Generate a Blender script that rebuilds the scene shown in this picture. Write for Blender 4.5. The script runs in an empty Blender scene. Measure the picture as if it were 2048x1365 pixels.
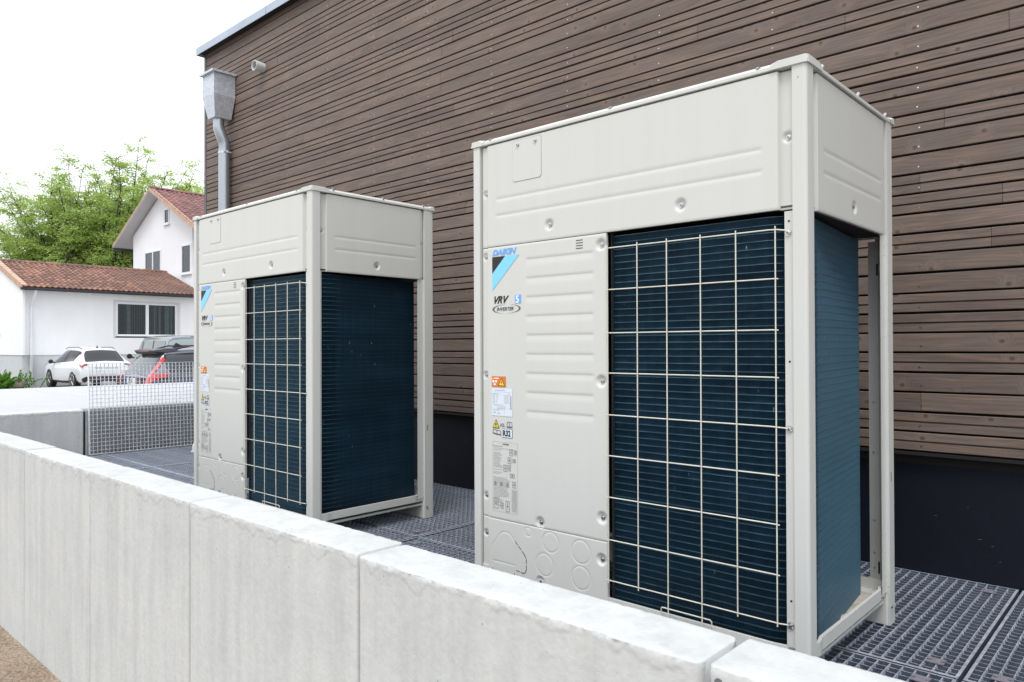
import bpy, math, random
import numpy as np
from mathutils import Matrix, Vector
R = math.radians
random.seed(7)
rng = np.random.default_rng(7)
S = bpy.context.scene
COL = S.collection

# ------------------------------------------------------------------ camera
cam_d = bpy.data.cameras.new('camera')
cam = bpy.data.objects.new('camera', cam_d)
COL.objects.link(cam)
yaw, pitch, roll = 0.741, 0.00803, -0.00333
fw = Vector((-math.sin(yaw)*math.cos(pitch), math.cos(yaw)*math.cos(pitch), math.sin(pitch)))
rt = fw.cross(Vector((0, 0, 1))).normalized()
up = rt.cross(fw)
r2 = rt*math.cos(roll) + up*math.sin(roll)
u2 = -rt*math.sin(roll) + up*math.cos(roll)
m = Matrix((r2, u2, -fw)).transposed().to_4x4()
m.translation = Vector((0.7307, -1.9405, 0.9218))
cam.matrix_world = m
cam_d.sensor_width = 36
cam_d.lens = 36*1477.83/2048
cam_d.clip_start = 0.05
cam_d.clip_end = 1200
S.camera = cam

# ------------------------------------------------------------------ world, sun, exposure
W = bpy.data.worlds.new('World')
S.world = W
W.use_nodes = True
nt = W.node_tree
nt.nodes.clear()
SUN_EL, SUN_AZ = 62, 154          # the sun's place behind thin cloud: in front of the units, a little to the right
sky = nt.nodes.new('ShaderNodeTexSky')
sky.sky_type = 'NISHITA'
sky.sun_disc = False
sky.sun_elevation = R(SUN_EL)
sky.sun_rotation = R(SUN_AZ)
sky.air_density = 1.0
sky.dust_density = 4.0
hs = nt.nodes.new('ShaderNodeHueSaturation')
hs.inputs['Saturation'].default_value = 0.35
tc = nt.nodes.new('ShaderNodeTexCoord')
nz = nt.nodes.new('ShaderNodeTexNoise')
nz.inputs['Scale'].default_value = 1.6
nz.inputs['Detail'].default_value = 4
cr = nt.nodes.new('ShaderNodeValToRGB')
cr.color_ramp.elements[0].position = 0.3
cr.color_ramp.elements[0].color = (9.0, 9.6, 10.4, 1)
cr.color_ramp.elements[1].position = 0.7
cr.color_ramp.elements[1].color = (10.6, 10.8, 11.0, 1)
mx = nt.nodes.new('ShaderNodeMixRGB')
mx.inputs[0].default_value = 0.9
bg = nt.nodes.new('ShaderNodeBackground')
bg.inputs['Strength'].default_value = 0.115
wo = nt.nodes.new('ShaderNodeOutputWorld')
L = nt.links.new
L(sky.outputs[0], hs.inputs['Color'])
L(tc.outputs['Generated'], nz.inputs['Vector'])
L(nz.outputs[0], cr.inputs[0])
L(hs.outputs[0], mx.inputs[1])
L(cr.outputs[0], mx.inputs[2])
# overcast sky: brighter overhead than at the horizon
sx = nt.nodes.new('ShaderNodeSeparateXYZ')
L(tc.outputs['Generated'], sx.inputs[0])
zr_ = nt.nodes.new('ShaderNodeMapRange')
zr_.inputs['From Min'].default_value = 0.0
zr_.inputs['From Max'].default_value = 1.0
zr_.inputs['To Min'].default_value = 0.92
zr_.inputs['To Max'].default_value = 1.35
L(sx.outputs['Z'], zr_.inputs[0])
mg = nt.nodes.new('ShaderNodeMixRGB')
mg.blend_type = 'MULTIPLY'
mg.inputs[0].default_value = 1
L(mx.outputs[0], mg.inputs[1])
L(zr_.outputs[0], mg.inputs[2])
L(mg.outputs[0], bg.inputs['Color'])
L(bg.outputs[0], wo.inputs[0])

sd = bpy.data.lights.new('sun', 'SUN')
sd.energy = 1.5
sd.angle = R(22)
sd.color = (1.0, 0.975, 0.94)
sun = bpy.data.objects.new('sun', sd)
COL.objects.link(sun)
saz = R(SUN_AZ)
sdir = Vector((math.sin(saz)*math.cos(R(SUN_EL)), math.cos(saz)*math.cos(R(SUN_EL)), math.sin(R(SUN_EL))))
sun.rotation_euler = sdir.to_track_quat('Z', 'Y').to_euler()
sun.location = sdir*30

S.view_settings.view_transform = 'Standard'
S.view_settings.look = 'None'
S.view_settings.exposure = 0.30
S.view_settings.gamma = 1
S.view_settings.use_curve_mapping = False
S.render.engine = 'CYCLES'

# ------------------------------------------------------------------ materials
MATS = {}


def base_mat(name):
    mt = bpy.data.materials.new(name)
    mt.use_nodes = True
    n = mt.node_tree
    b = n.nodes['Principled BSDF']
    MATS[name] = mt
    return mt, n, b


def nd(n, kind, **kw):
    x = n.nodes.new(kind)
    for k, v in kw.items():
        if hasattr(x, k):
            setattr(x, k, v)
        else:
            x.inputs[k].default_value = v
    return x


def ramp(n, stops):
    x = n.nodes.new('ShaderNodeValToRGB')
    e = x.color_ramp.elements
    while len(e) < len(stops):
        e.new(0.5)
    for i, (p, c) in enumerate(stops):
        e[i].position = p
        e[i].color = (c[0], c[1], c[2], 1) if hasattr(c, '__len__') else (c, c, c, 1)
    return x


def coords(n, scale=(1, 1, 1), rand=0.0, kind='Object'):
    t = n.nodes.new('ShaderNodeTexCoord')
    mp = n.nodes.new('ShaderNodeMapping')
    mp.inputs['Scale'].default_value = scale
    n.links.new(t.outputs[kind], mp.inputs['Vector'])
    if rand:
        oi = n.nodes.new('ShaderNodeObjectInfo')
        ml = n.nodes.new('ShaderNodeVectorMath')
        ml.operation = 'MULTIPLY_ADD'
        cb = n.nodes.new('ShaderNodeCombineXYZ')
        for i in range(3):
            n.links.new(oi.outputs['Random'], cb.inputs[i])
        ml.inputs[1].default_value = (rand*1.0, rand*1.7, rand*2.3)
        n.links.new(cb.outputs[0], ml.inputs[0])
        n.links.new(mp.outputs[0], ml.inputs[2])
        return ml.outputs[0]
    return mp.outputs[0]


def simple(name, col, rough=0.5, metal=0.0, var=0.08, scale=3.0, bump=0.0, bscale=60.0, stretch=(1, 1, 1),
           rand=0.0, spec=0.5, coat=0.0, rvar=0.0, detail=6):
    mt, n, b = base_mat(name)
    v = coords(n, stretch, rand)
    nz = nd(n, 'ShaderNodeTexNoise', Scale=scale, Detail=detail, Roughness=0.6)
    n.links.new(v, nz.inputs['Vector'])
    lo = tuple(c*(1-var) for c in col)
    hi = tuple(min(1, c*(1+var)) for c in col)
    rp = ramp(n, [(0.3, lo), (0.7, hi)])
    n.links.new(nz.outputs[0], rp.inputs[0])
    n.links.new(rp.outputs[0], b.inputs['Base Color'])
    b.inputs['Roughness'].default_value = rough
    b.inputs['Metallic'].default_value = metal
    b.inputs['Specular IOR Level'].default_value = spec
    b.inputs['Coat Weight'].default_value = coat
    if rvar:
        mr = nd(n, 'ShaderNodeMapRange')
        mr.inputs['To Min'].default_value = max(0.02, rough-rvar)
        mr.inputs['To Max'].default_value = min(1, rough+rvar)
        n.links.new(nz.outputs[0], mr.inputs[0])
        n.links.new(mr.outputs[0], b.inputs['Roughness'])
    if bump:
        n2 = nd(n, 'ShaderNodeTexNoise', Scale=bscale, Detail=4)
        n.links.new(v, n2.inputs['Vector'])
        bp = nd(n, 'ShaderNodeBump', Strength=bump, Distance=0.01)
        n.links.new(n2.outputs[0], bp.inputs['Height'])
        n.links.new(bp.outputs[0], b.inputs['Normal'])
    return mt


PAINT = simple('ivory_sheet_metal', (0.580, 0.582, 0.552), rough=0.34, var=0.018, scale=16, bump=0.04, bscale=3, stretch=(1, 1, .05), spec=0.5, rvar=0.06)
PAINT2 = simple('ivory_post_metal', (0.582, 0.586, 0.560), rough=0.38, var=0.03, scale=6, bump=0.03, bscale=20, stretch=(1, 1, .1))
WIREM = simple('cream_coated_wire', (0.64, 0.62, 0.54), rough=0.4, var=0.06, scale=30)
DARK = simple('dark_interior', (0.012, 0.012, 0.014), rough=0.8, var=0.2)
DSLOT = simple('dark_slot', (0.02, 0.02, 0.02), rough=0.7)
ZINC = simple('zinc_bolt', (0.55, 0.55, 0.56), rough=0.3, metal=1.0, var=0.2, scale=80)
ASPHALT = simple('grey_street', (0.23, 0.215, 0.195), rough=0.9, var=0.25, scale=0.8, bump=0.3, bscale=40)
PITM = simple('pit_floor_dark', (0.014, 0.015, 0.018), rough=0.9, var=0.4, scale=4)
BLACKM = simple('black_print', (0.01, 0.01, 0.012), rough=0.5, var=0.05)
GREYPR = simple('grey_print', (0.10, 0.11, 0.13), rough=0.5, var=0.05)
FAINTPR = simple('faint_print', (0.33, 0.33, 0.32), rough=0.5, var=0.05)
CYAN = simple('cyan_print', (0.21, 0.60, 0.92), rough=0.35, var=0.02)
BLUEPR = simple('blue_print', (0.12, 0.38, 0.85), rough=0.35, var=0.02)
LABELW = simple('label_white', (0.66, 0.72, 0.80), rough=0.35, var=0.02)
ORANGE = simple('label_orange', (0.68, 0.17, 0.03), rough=0.35, var=0.03)
YELLOW = simple('label_yellow', (0.80, 0.66, 0.02), rough=0.35, var=0.03)
WHITEPR = simple('white_print', (0.8, 0.8, 0.8), rough=0.4, var=0.02)
TRAYM = simple('tray_stained', (0.55, 0.51, 0.43), rough=0.6, var=0.3, scale=9)
PVC = simple('pale_grey_pvc', (0.55, 0.56, 0.58), rough=0.35, var=0.05)
PLINTHM = simple('dark_plinth_coating', (0.0052, 0.0068, 0.0150), rough=0.6, var=0.2, scale=1.2, bump=0.1, bscale=200, spec=0.25)
FLASH = simple('grey_parapet_metal', (0.40, 0.46, 0.55), rough=0.5, metal=0.1, var=0.10, scale=3)
FLASHD = simple('parapet_joint', (0.15, 0.17, 0.2), rough=0.6)
BACKING = simple('dark_backing', (0.012, 0.010, 0.010), rough=0.9)


def galv(name, col, rough=0.42, metal=0.85, scale=18.0):
    mt, n, b = base_mat(name)
    v = coords(n)
    vo = nd(n, 'ShaderNodeTexVoronoi', Scale=scale*4)
    n.links.new(v, vo.inputs['Vector'])
    nz = nd(n, 'ShaderNodeTexNoise', Scale=scale, Detail=5)
    n.links.new(v, nz.inputs['Vector'])
    ad = nd(n, 'ShaderNodeMixRGB')
    ad.inputs[0].default_value = 0.5
    n.links.new(vo.outputs['Color'], ad.inputs[1])
    n.links.new(nz.outputs[0], ad.inputs[2])
    bw = nd(n, 'ShaderNodeRGBToBW')
    n.links.new(ad.outputs[0], bw.inputs[0])
    rp = ramp(n, [(0.3, tuple(c*0.80 for c in col)), (0.7, tuple(min(1, c*1.15) for c in col))])
    n.links.new(bw.outputs[0], rp.inputs[0])
    n.links.new(rp.outputs[0], b.inputs['Base Color'])
    mr = nd(n, 'ShaderNodeMapRange')
    mr.inputs['To Min'].default_value = rough-0.1
    mr.inputs['To Max'].default_value = rough+0.12
    n.links.new(bw.outputs[0], mr.inputs[0])
    n.links.new(mr.outputs[0], b.inputs['Roughness'])
    b.inputs['Metallic'].default_value = metal
    return mt


GALV = galv('galvanised_grating', (0.17, 0.205, 0.275), 0.45, 0.6, 24)  # darkened so the bar sides carry the shade between the bars
GALVB = galv('galvanised_bright', (0.60, 0.65, 0.74), 0.45, 0.55)  # paler copy of the grating metal, sky light painted into the colour
GALVP = galv('galvanised_pipe', (0.58, 0.61, 0.67), 0.45, 0.45, 26)
GALVS = galv('galvanised_standing', (0.74, 0.765, 0.82), 0.5, 0.3)
GALVT = simple('zinc_tube', (0.42, 0.45, 0.49), rough=0.34, metal=0.8, var=0.12, scale=5, stretch=(1, 1, .2))
CLIPM = simple('clip_metal', (0.34, 0.325, 0.37), rough=0.5, metal=0.5, var=0.15, scale=60)


def concrete(name, col, warm, streak=True, bump=0.35, stain=None, var=1.0):
    mt, n, b = base_mat(name)
    v = coords(n, (1, 1, 1), 7.0)
    vs = coords(n, (1, 1, 0.07), 5.0)
    n1 = nd(n, 'ShaderNodeTexNoise', Scale=4.5, Detail=9, Roughness=0.68)
    n.links.new(v, n1.inputs['Vector'])
    n2 = nd(n, 'ShaderNodeTexNoise', Scale=14.0, Detail=6, Roughness=0.6)
    n.links.new(vs, n2.inputs['Vector'])
    n3 = nd(n, 'ShaderNodeTexNoise', Scale=60.0, Detail=4)
    n.links.new(v, n3.inputs['Vector'])
    dk = tuple(c*(1-.07*var) for c in col)
    rp = ramp(n, [(0.32, dk), (0.50, col), (0.70, warm)])
    n.links.new(n1.outputs[0], rp.inputs[0])
    rs = ramp(n, [(0.34, 1-.11*var), (0.58, 1.0)])
    n.links.new(n2.outputs[0], rs.inputs[0])
    mu = nd(n, 'ShaderNodeMixRGB', blend_type='MULTIPLY')
    mu.inputs[0].default_value = 1.0 if streak else 0.4
    n.links.new(rp.outputs[0], mu.inputs[1])
    n.links.new(rs.outputs[0], mu.inputs[2])
    # pin holes
    vo = nd(n, 'ShaderNodeTexVoronoi', Scale=22.0)
    n.links.new(v, vo.inputs['Vector'])
    rh = ramp(n, [(0.035, 0.35), (0.07, 1.0)])
    n.links.new(vo.outputs['Distance'], rh.inputs[0])
    n4 = nd(n, 'ShaderNodeTexNoise', Scale=5.0)
    n.links.new(v, n4.inputs['Vector'])
    rm = ramp(n, [(0.55, 0.0), (0.62, 0.75)])
    n.links.new(n4.outputs[0], rm.inputs[0])
    mu2 = nd(n, 'ShaderNodeMixRGB', blend_type='MULTIPLY')
    n.links.new(rm.outputs[0], mu2.inputs[0])
    n.links.new(mu.outputs[0], mu2.inputs[1])
    n.links.new(rh.outputs[0], mu2.inputs[2])
    n7 = nd(n, 'ShaderNodeTexNoise', Scale=38.0, Detail=7, Roughness=0.75)
    n.links.new(v, n7.inputs['Vector'])
    r7 = ramp(n, [(0.36, 0.90), (0.62, 1.05)])
    n.links.new(n7.outputs[0], r7.inputs[0])
    mu3 = nd(n, 'ShaderNodeMixRGB', blend_type='MULTIPLY')
    mu3.inputs[0].default_value = 0.55
    n.links.new(mu2.outputs[0], mu3.inputs[1])
    n.links.new(r7.outputs[0], mu3.inputs[2])
    out = mu3.outputs[0]
    if stain:
        zz, scol = stain
        t = nd(n, 'ShaderNodeTexCoord')
        sp = nd(n, 'ShaderNodeSeparateXYZ')
        n.links.new(t.outputs['Object'], sp.inputs[0])
        ad = nd(n, 'ShaderNodeMath', operation='MULTIPLY_ADD')
        n.links.new(n1.outputs[0], ad.inputs[0])
        ad.inputs[1].default_value = 0.35
        n.links.new(sp.outputs['Z'], ad.inputs[2])
        mr = nd(n, 'ShaderNodeMapRange')
        mr.inputs['From Min'].default_value = zz+0.17
        mr.inputs['From Max'].default_value = zz+0.42
        mr.inputs['To Min'].default_value = 0.8
        mr.inputs['To Max'].default_value = 0.0
        n.links.new(ad.outputs[0], mr.inputs[0])
        m3 = nd(n, 'ShaderNodeMixRGB')
        n.links.new(mr.outputs[0], m3.inputs[0])
        n.links.new(out, m3.inputs[1])
        m3.inputs[2].default_value = (*scol, 1)
        out = m3.outputs[0]
    n.links.new(out, b.inputs['Base Color'])
    b.inputs['Roughness'].default_value = 0.85
    b.inputs['Specular IOR Level'].default_value = 0.25
    ad = nd(n, 'ShaderNodeMath', operation='ADD')
    n.links.new(n3.outputs[0], ad.inputs[0])
    n.links.new(rh.outputs[0], ad.inputs[1])
    bp = nd(n, 'ShaderNodeBump', Strength=bump, Distance=0.004)
    n.links.new(ad.outputs[0], bp.inputs['Height'])
    n.links.new(bp.outputs[0], b.inputs['Normal'])
    return mt


CONC = concrete('precast_concrete', (0.535, 0.546, 0.546), (0.565, 0.565, 0.548), stain=(-0.66, (0.50, 0.40, 0.28)))
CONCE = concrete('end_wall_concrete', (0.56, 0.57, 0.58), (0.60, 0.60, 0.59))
CONCSH = concrete('shaded_end_wall_concrete', (0.30, 0.305, 0.31), (0.33, 0.33, 0.325))  # same concrete, darkened: shade behind the standing grating put into the colour
TERR = concrete('terrace_concrete', (0.47, 0.47, 0.495), (0.50, 0.495, 0.51), streak=False, var=.5)


def sandmat():
    mt, n, b = base_mat('sandy_gravel')
    v = coords(n)
    n1 = nd(n, 'ShaderNodeTexNoise', Scale=3, Detail=8)
    n.links.new(v, n1.inputs['Vector'])
    n2 = nd(n, 'ShaderNodeTexNoise', Scale=90, Detail=5)
    n.links.new(v, n2.inputs['Vector'])
    r1 = ramp(n, [(0.35, (0.27, 0.205, 0.145)), (0.65, (0.40, 0.325, 0.24))])
    n.links.new(n1.outputs[0], r1.inputs[0])
    r3 = ramp(n, [(0.38, 0.6), (0.62, 1.15)])
    n.links.new(n2.outputs[0], r3.inputs[0])
    mu = nd(n, 'ShaderNodeMixRGB', blend_type='MULTIPLY')
    mu.inputs[0].default_value = 1
    n.links.new(r1.outputs[0], mu.inputs[1])
    n.links.new(r3.outputs[0], mu.inputs[2])
    n.links.new(mu.outputs[0], b.inputs['Base Color'])
    b.inputs['Roughness'].default_value = 0.95
    bp = nd(n, 'ShaderNodeBump', Strength=0.8, Distance=0.01)
    n.links.new(n2.outputs[0], bp.inputs['Height'])
    n.links.new(bp.outputs[0], b.inputs['Normal'])
    return mt


SAND = sandmat()


def woodmat():
    mt, n, b = base_mat('stained_spruce_boards')
    oi = nd(n, 'ShaderNodeObjectInfo')
    t = nd(n, 'ShaderNodeTexCoord')
    sp = nd(n, 'ShaderNodeSeparateXYZ')
    n.links.new(t.outputs['Object'], sp.inputs[0])
    mul = nd(n, 'ShaderNodeMath', operation='MULTIPLY')
    n.links.new(oi.outputs['Random'], mul.inputs[0])
    mul.inputs[1].default_value = 57.0

    def comb(sx, sz, off):
        a = nd(n, 'ShaderNodeMath', operation='MULTIPLY_ADD')
        n.links.new(sp.outputs['X'], a.inputs[0])
        a.inputs[1].default_value = sx
        n.links.new(mul.outputs[0], a.inputs[2])
        c = nd(n, 'ShaderNodeMath', operation='MULTIPLY_ADD')
        n.links.new(sp.outputs['Z'], c.inputs[0])
        c.inputs[1].default_value = sz
        c.inputs[2].default_value = off
        q = nd(n, 'ShaderNodeCombineXYZ')
        n.links.new(a.outputs[0], q.inputs[0])
        n.links.new(c.outputs[0], q.inputs[1])
        n.links.new(mul.outputs[0], q.inputs[2])
        return q.outputs[0]
    # knots
    kv = nd(n, 'ShaderNodeTexVoronoi', Scale=1.0, voronoi_dimensions='2D')
    kv.inputs['Randomness'].default_value = 1.0
    n.links.new(comb(4.4, 5.2, 0), kv.inputs['Vector'])
    kmask = ramp(n, [(0.028, 1.0), (0.052, 0.0)])
    n.links.new(kv.outputs['Distance'], kmask.inputs[0])
    khalo = ramp(n, [(0.04, 1.0), (0.22, 0.0)])
    khalo.color_ramp.interpolation = 'EASE'
    n.links.new(kv.outputs['Distance'], khalo.inputs[0])
    # grain: bands across z bent around the knots
    g0 = nd(n, 'ShaderNodeTexNoise', Scale=1.0, Detail=3)
    n.links.new(comb(1.3, 9, 3), g0.inputs['Vector'])
    gz = nd(n, 'ShaderNodeMath', operation='MULTIPLY_ADD')
    n.links.new(g0.outputs[0], gz.inputs[0])
    gz.inputs[1].default_value = 9.0
    zz = nd(n, 'ShaderNodeMath', operation='MULTIPLY')
    n.links.new(sp.outputs['Z'], zz.inputs[0])
    zz.inputs[1].default_value = 75.0
    n.links.new(zz.outputs[0], gz.inputs[2])
    hb = nd(n, 'ShaderNodeMath', operation='MULTIPLY_ADD')
    n.links.new(khalo.outputs[0], hb.inputs[0])
    hb.inputs[1].default_value = 3.2
    n.links.new(gz.outputs[0], hb.inputs[2])
    si = nd(n, 'ShaderNodeMath', operation='SINE')
    m6 = nd(n, 'ShaderNodeMath', operation='MULTIPLY')
    n.links.new(hb.outputs[0], m6.inputs[0])
    m6.inputs[1].default_value = 5.0
    n.links.new(m6.outputs[0], si.inputs[0])
    fine = nd(n, 'ShaderNodeTexNoise', Scale=1.0, Detail=5, Roughness=0.7)
    n.links.new(comb(9, 420, 0), fine.inputs['Vector'])
    big = nd(n, 'ShaderNodeTexNoise', Scale=1.0, Detail=5, Roughness=0.6)
    n.links.new(comb(2.2, 16, 9), big.inputs['Vector'])
    base = ramp(n, [(0.28, (0.120, 0.087, 0.073)), (0.5, (0.154, 0.115, 0.097)), (0.74, (0.190, 0.144, 0.119))])
    n.links.new(big.outputs[0], base.inputs[0])
    warm = nd(n, 'ShaderNodeMixRGB')
    warm.inputs[2].default_value = (0.27, 0.175, 0.115, 1)
    n5 = nd(n, 'ShaderNodeTexNoise', Scale=1.0, Detail=3)
    n.links.new(comb(5, 45, 21), n5.inputs['Vector'])
    rw = ramp(n, [(0.50, 0.0), (0.74, 0.42)])
    n.links.new(n5.outputs[0], rw.inputs[0])
    n.links.new(rw.outputs[0], warm.inputs[0])
    n.links.new(base.outputs[0], warm.inputs[1])
    gr = nd(n, 'ShaderNodeMapRange')
    gr.inputs['From Min'].default_value = -1
    gr.inputs['From Max'].default_value = 1
    gr.inputs['To Min'].default_value = 0.90
    gr.inputs['To Max'].default_value = 1.07
    n.links.new(si.outputs[0], gr.inputs[0])
    m1 = nd(n, 'ShaderNodeMixRGB', blend_type='MULTIPLY')
    m1.inputs[0].default_value = 1
    n.links.new(warm.outputs[0], m1.inputs[1])
    n.links.new(gr.outputs[0], m1.inputs[2])
    fr = ramp(n, [(0.30, 0.80), (0.62, 1.10)])
    n.links.new(fine.outputs[0], fr.inputs[0])
    m2 = nd(n, 'ShaderNodeMixRGB', blend_type='MULTIPLY')
    m2.inputs[0].default_value = 0.9
    n.links.new(m1.outputs[0], m2.inputs[1])
    n.links.new(fr.outputs[0], m2.inputs[2])
    # per board tone
    pr = nd(n, 'ShaderNodeMapRange')
    pr.inputs['To Min'].default_value = 0.90
    pr.inputs['To Max'].default_value = 1.10
    n.links.new(oi.outputs['Random'], pr.inputs[0])
    m3 = nd(n, 'ShaderNodeMixRGB', blend_type='MULTIPLY')
    m3.inputs[0].default_value = 1
    n.links.new(m2.outputs[0], m3.inputs[1])
    n.links.new(pr.outputs[0], m3.inputs[2])
    hl = nd(n, 'ShaderNodeMixRGB')
    hl.inputs[2].default_value = (0.26, 0.20, 0.165, 1)
    hm = nd(n, 'ShaderNodeMath', operation='MULTIPLY')
    n.links.new(khalo.outputs[0], hm.inputs[0])
    hm.inputs[1].default_value = 0.22
    n.links.new(hm.outputs[0], hl.inputs[0])
    n.links.new(m3.outputs[0], hl.inputs[1])
    m4 = nd(n, 'ShaderNodeMixRGB')
    m4.inputs[2].default_value = (0.085, 0.045, 0.028, 1)
    km = nd(n, 'ShaderNodeMath', operation='MULTIPLY')
    n.links.new(kmask.outputs[0], km.inputs[0])
    km.inputs[1].default_value = 0.8
    n.links.new(km.outputs[0], m4.inputs[0])
    n.links.new(hl.outputs[0], m4.inputs[1])
    n.links.new(m4.outputs[0], b.inputs['Base Color'])
    b.inputs['Roughness'].default_value = 0.6
    b.inputs['Specular IOR Level'].default_value = 0.35
    bp = nd(n, 'ShaderNodeBump', Strength=0.35, Distance=0.0015)
    ad = nd(n, 'ShaderNodeMath', operation='ADD')
    n.links.new(fine.outputs[0], ad.inputs[0])
    n.links.new(gr.outputs[0], ad.inputs[1])
    n.links.new(ad.outputs[0], bp.inputs['Height'])
    n.links.new(bp.outputs[0], b.inputs['Normal'])
    return mt


WOOD = woodmat()
WOODC = simple('grey_corner_trim', (0.10, 0.10, 0.115), rough=0.6, var=0.15)


def coilmat():
    mt, n, b = base_mat('blue_coated_fins')
    t = nd(n, 'ShaderNodeTexCoord')
    uvm = nd(n, 'ShaderNodeMapping')
    uvm.inputs['Scale'].default_value = (1, 1, 1)
    n.links.new(t.outputs['UV'], uvm.inputs['Vector'])
    sp = nd(n, 'ShaderNodeSeparateXYZ')
    n.links.new(uvm.outputs[0], sp.inputs[0])
    # fins: fine vertical lines, 2 mm apart, strength broken up
    m = nd(n, 'ShaderNodeMath', operation='MULTIPLY')
    n.links.new(sp.outputs['X'], m.inputs[0])
    m.inputs[1].default_value = 2*math.pi/0.0042
    s = nd(n, 'ShaderNodeMath', operation='SINE')
    n.links.new(m.outputs[0], s.inputs[0])
    mp2 = nd(n, 'ShaderNodeMapping')
    mp2.inputs['Scale'].default_value = (60, 3, 1)
    n.links.new(t.outputs['UV'], mp2.inputs['Vector'])
    nz = nd(n, 'ShaderNodeTexNoise', Scale=1.0, Detail=4)
    n.links.new(mp2.outputs[0], nz.inputs['Vector'])
    mp3 = nd(n, 'ShaderNodeMapping')
    mp3.inputs['Scale'].default_value = (1.6, 11, 1)
    n.links.new(t.outputs['UV'], mp3.inputs['Vector'])
    nb = nd(n, 'ShaderNodeTexNoise', Scale=1.0, Detail=5)
    n.links.new(mp3.outputs[0], nb.inputs['Vector'])
    rp = ramp(n, [(0.30, (0.0022, 0.0085, 0.018)), (0.52, (0.0046, 0.0200, 0.036)), (0.74, (0.011, 0.034, 0.060))])
    mxn = nd(n, 'ShaderNodeMixRGB')
    mxn.inputs[0].default_value = 0.7
    n.links.new(nz.outputs[0], mxn.inputs[1])
    n.links.new(nb.outputs[0], mxn.inputs[2])
    n.links.new(mxn.outputs[0], rp.inputs[0])
    # bent fins: sparse pale flecks
    vo = nd(n, 'ShaderNodeTexVoronoi', Scale=1.0, voronoi_dimensions='2D')
    mp4 = nd(n, 'ShaderNodeMapping')
    mp4.inputs['Scale'].default_value = (26, 9, 1)
    n.links.new(t.outputs['UV'], mp4.inputs['Vector'])
    n.links.new(mp4.outputs[0], vo.inputs['Vector'])
    rv = ramp(n, [(0.03, 0.6), (0.06, 0.0)])
    n.links.new(vo.outputs['Distance'], rv.inputs[0])
    mv = nd(n, 'ShaderNodeMath', operation='MULTIPLY')
    n.links.new(rv.outputs[0], mv.inputs[0])
    n6 = nd(n, 'ShaderNodeTexNoise', Scale=6.0)
    n.links.new(t.outputs['UV'], n6.inputs['Vector'])
    r6 = ramp(n, [(0.60, 0.0), (0.68, 1.0)])
    n.links.new(n6.outputs[0], r6.inputs[0])
    n.links.new(r6.outputs[0], mv.inputs[1])
    mm = nd(n, 'ShaderNodeMixRGB')
    mm.inputs[2].default_value = (0.30, 0.42, 0.45, 1)
    n.links.new(mv.outputs[0], mm.inputs[0])
    n.links.new(rp.outputs[0], mm.inputs[1])
    n.links.new(mm.outputs[0], b.inputs['Base Color'])
    b.inputs['Roughness'].default_value = 0.45
    b.inputs['Specular IOR Level'].default_value = 0.12
    b.inputs['Sheen Weight'].default_value = 0.32
    b.inputs['Sheen Roughness'].default_value = 0.35
    b.inputs['Sheen Tint'].default_value = (0.25, 0.54, 0.76, 1)
    bp = nd(n, 'ShaderNodeBump', Strength=0.35, Distance=0.001)
    ad = nd(n, 'ShaderNodeMath', operation='ADD')
    n.links.new(s.outputs[0], ad.inputs[0])
    n.links.new(nz.outputs[0], ad.inputs[1])
    n.links.new(ad.outputs[0], bp.inputs['Height'])
    n.links.new(bp.outputs[0], b.inputs['Normal'])
    return mt


COILM = coilmat()
COILR = simple('fin_ridge', (0.075, 0.165, 0.20), rough=0.24, metal=0.55, var=0.45, scale=8, spec=0.6)  # front and bend ridges: highlights painted in as a lighter teal
COILS = simple('fin_ridge_side', (0.012, 0.034, 0.052), rough=0.35, var=0.4, scale=8, spec=0.3)  # same ridges, darkened where the side shows no highlight

# ------------------------------------------------------------------ mesh helpers


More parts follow.
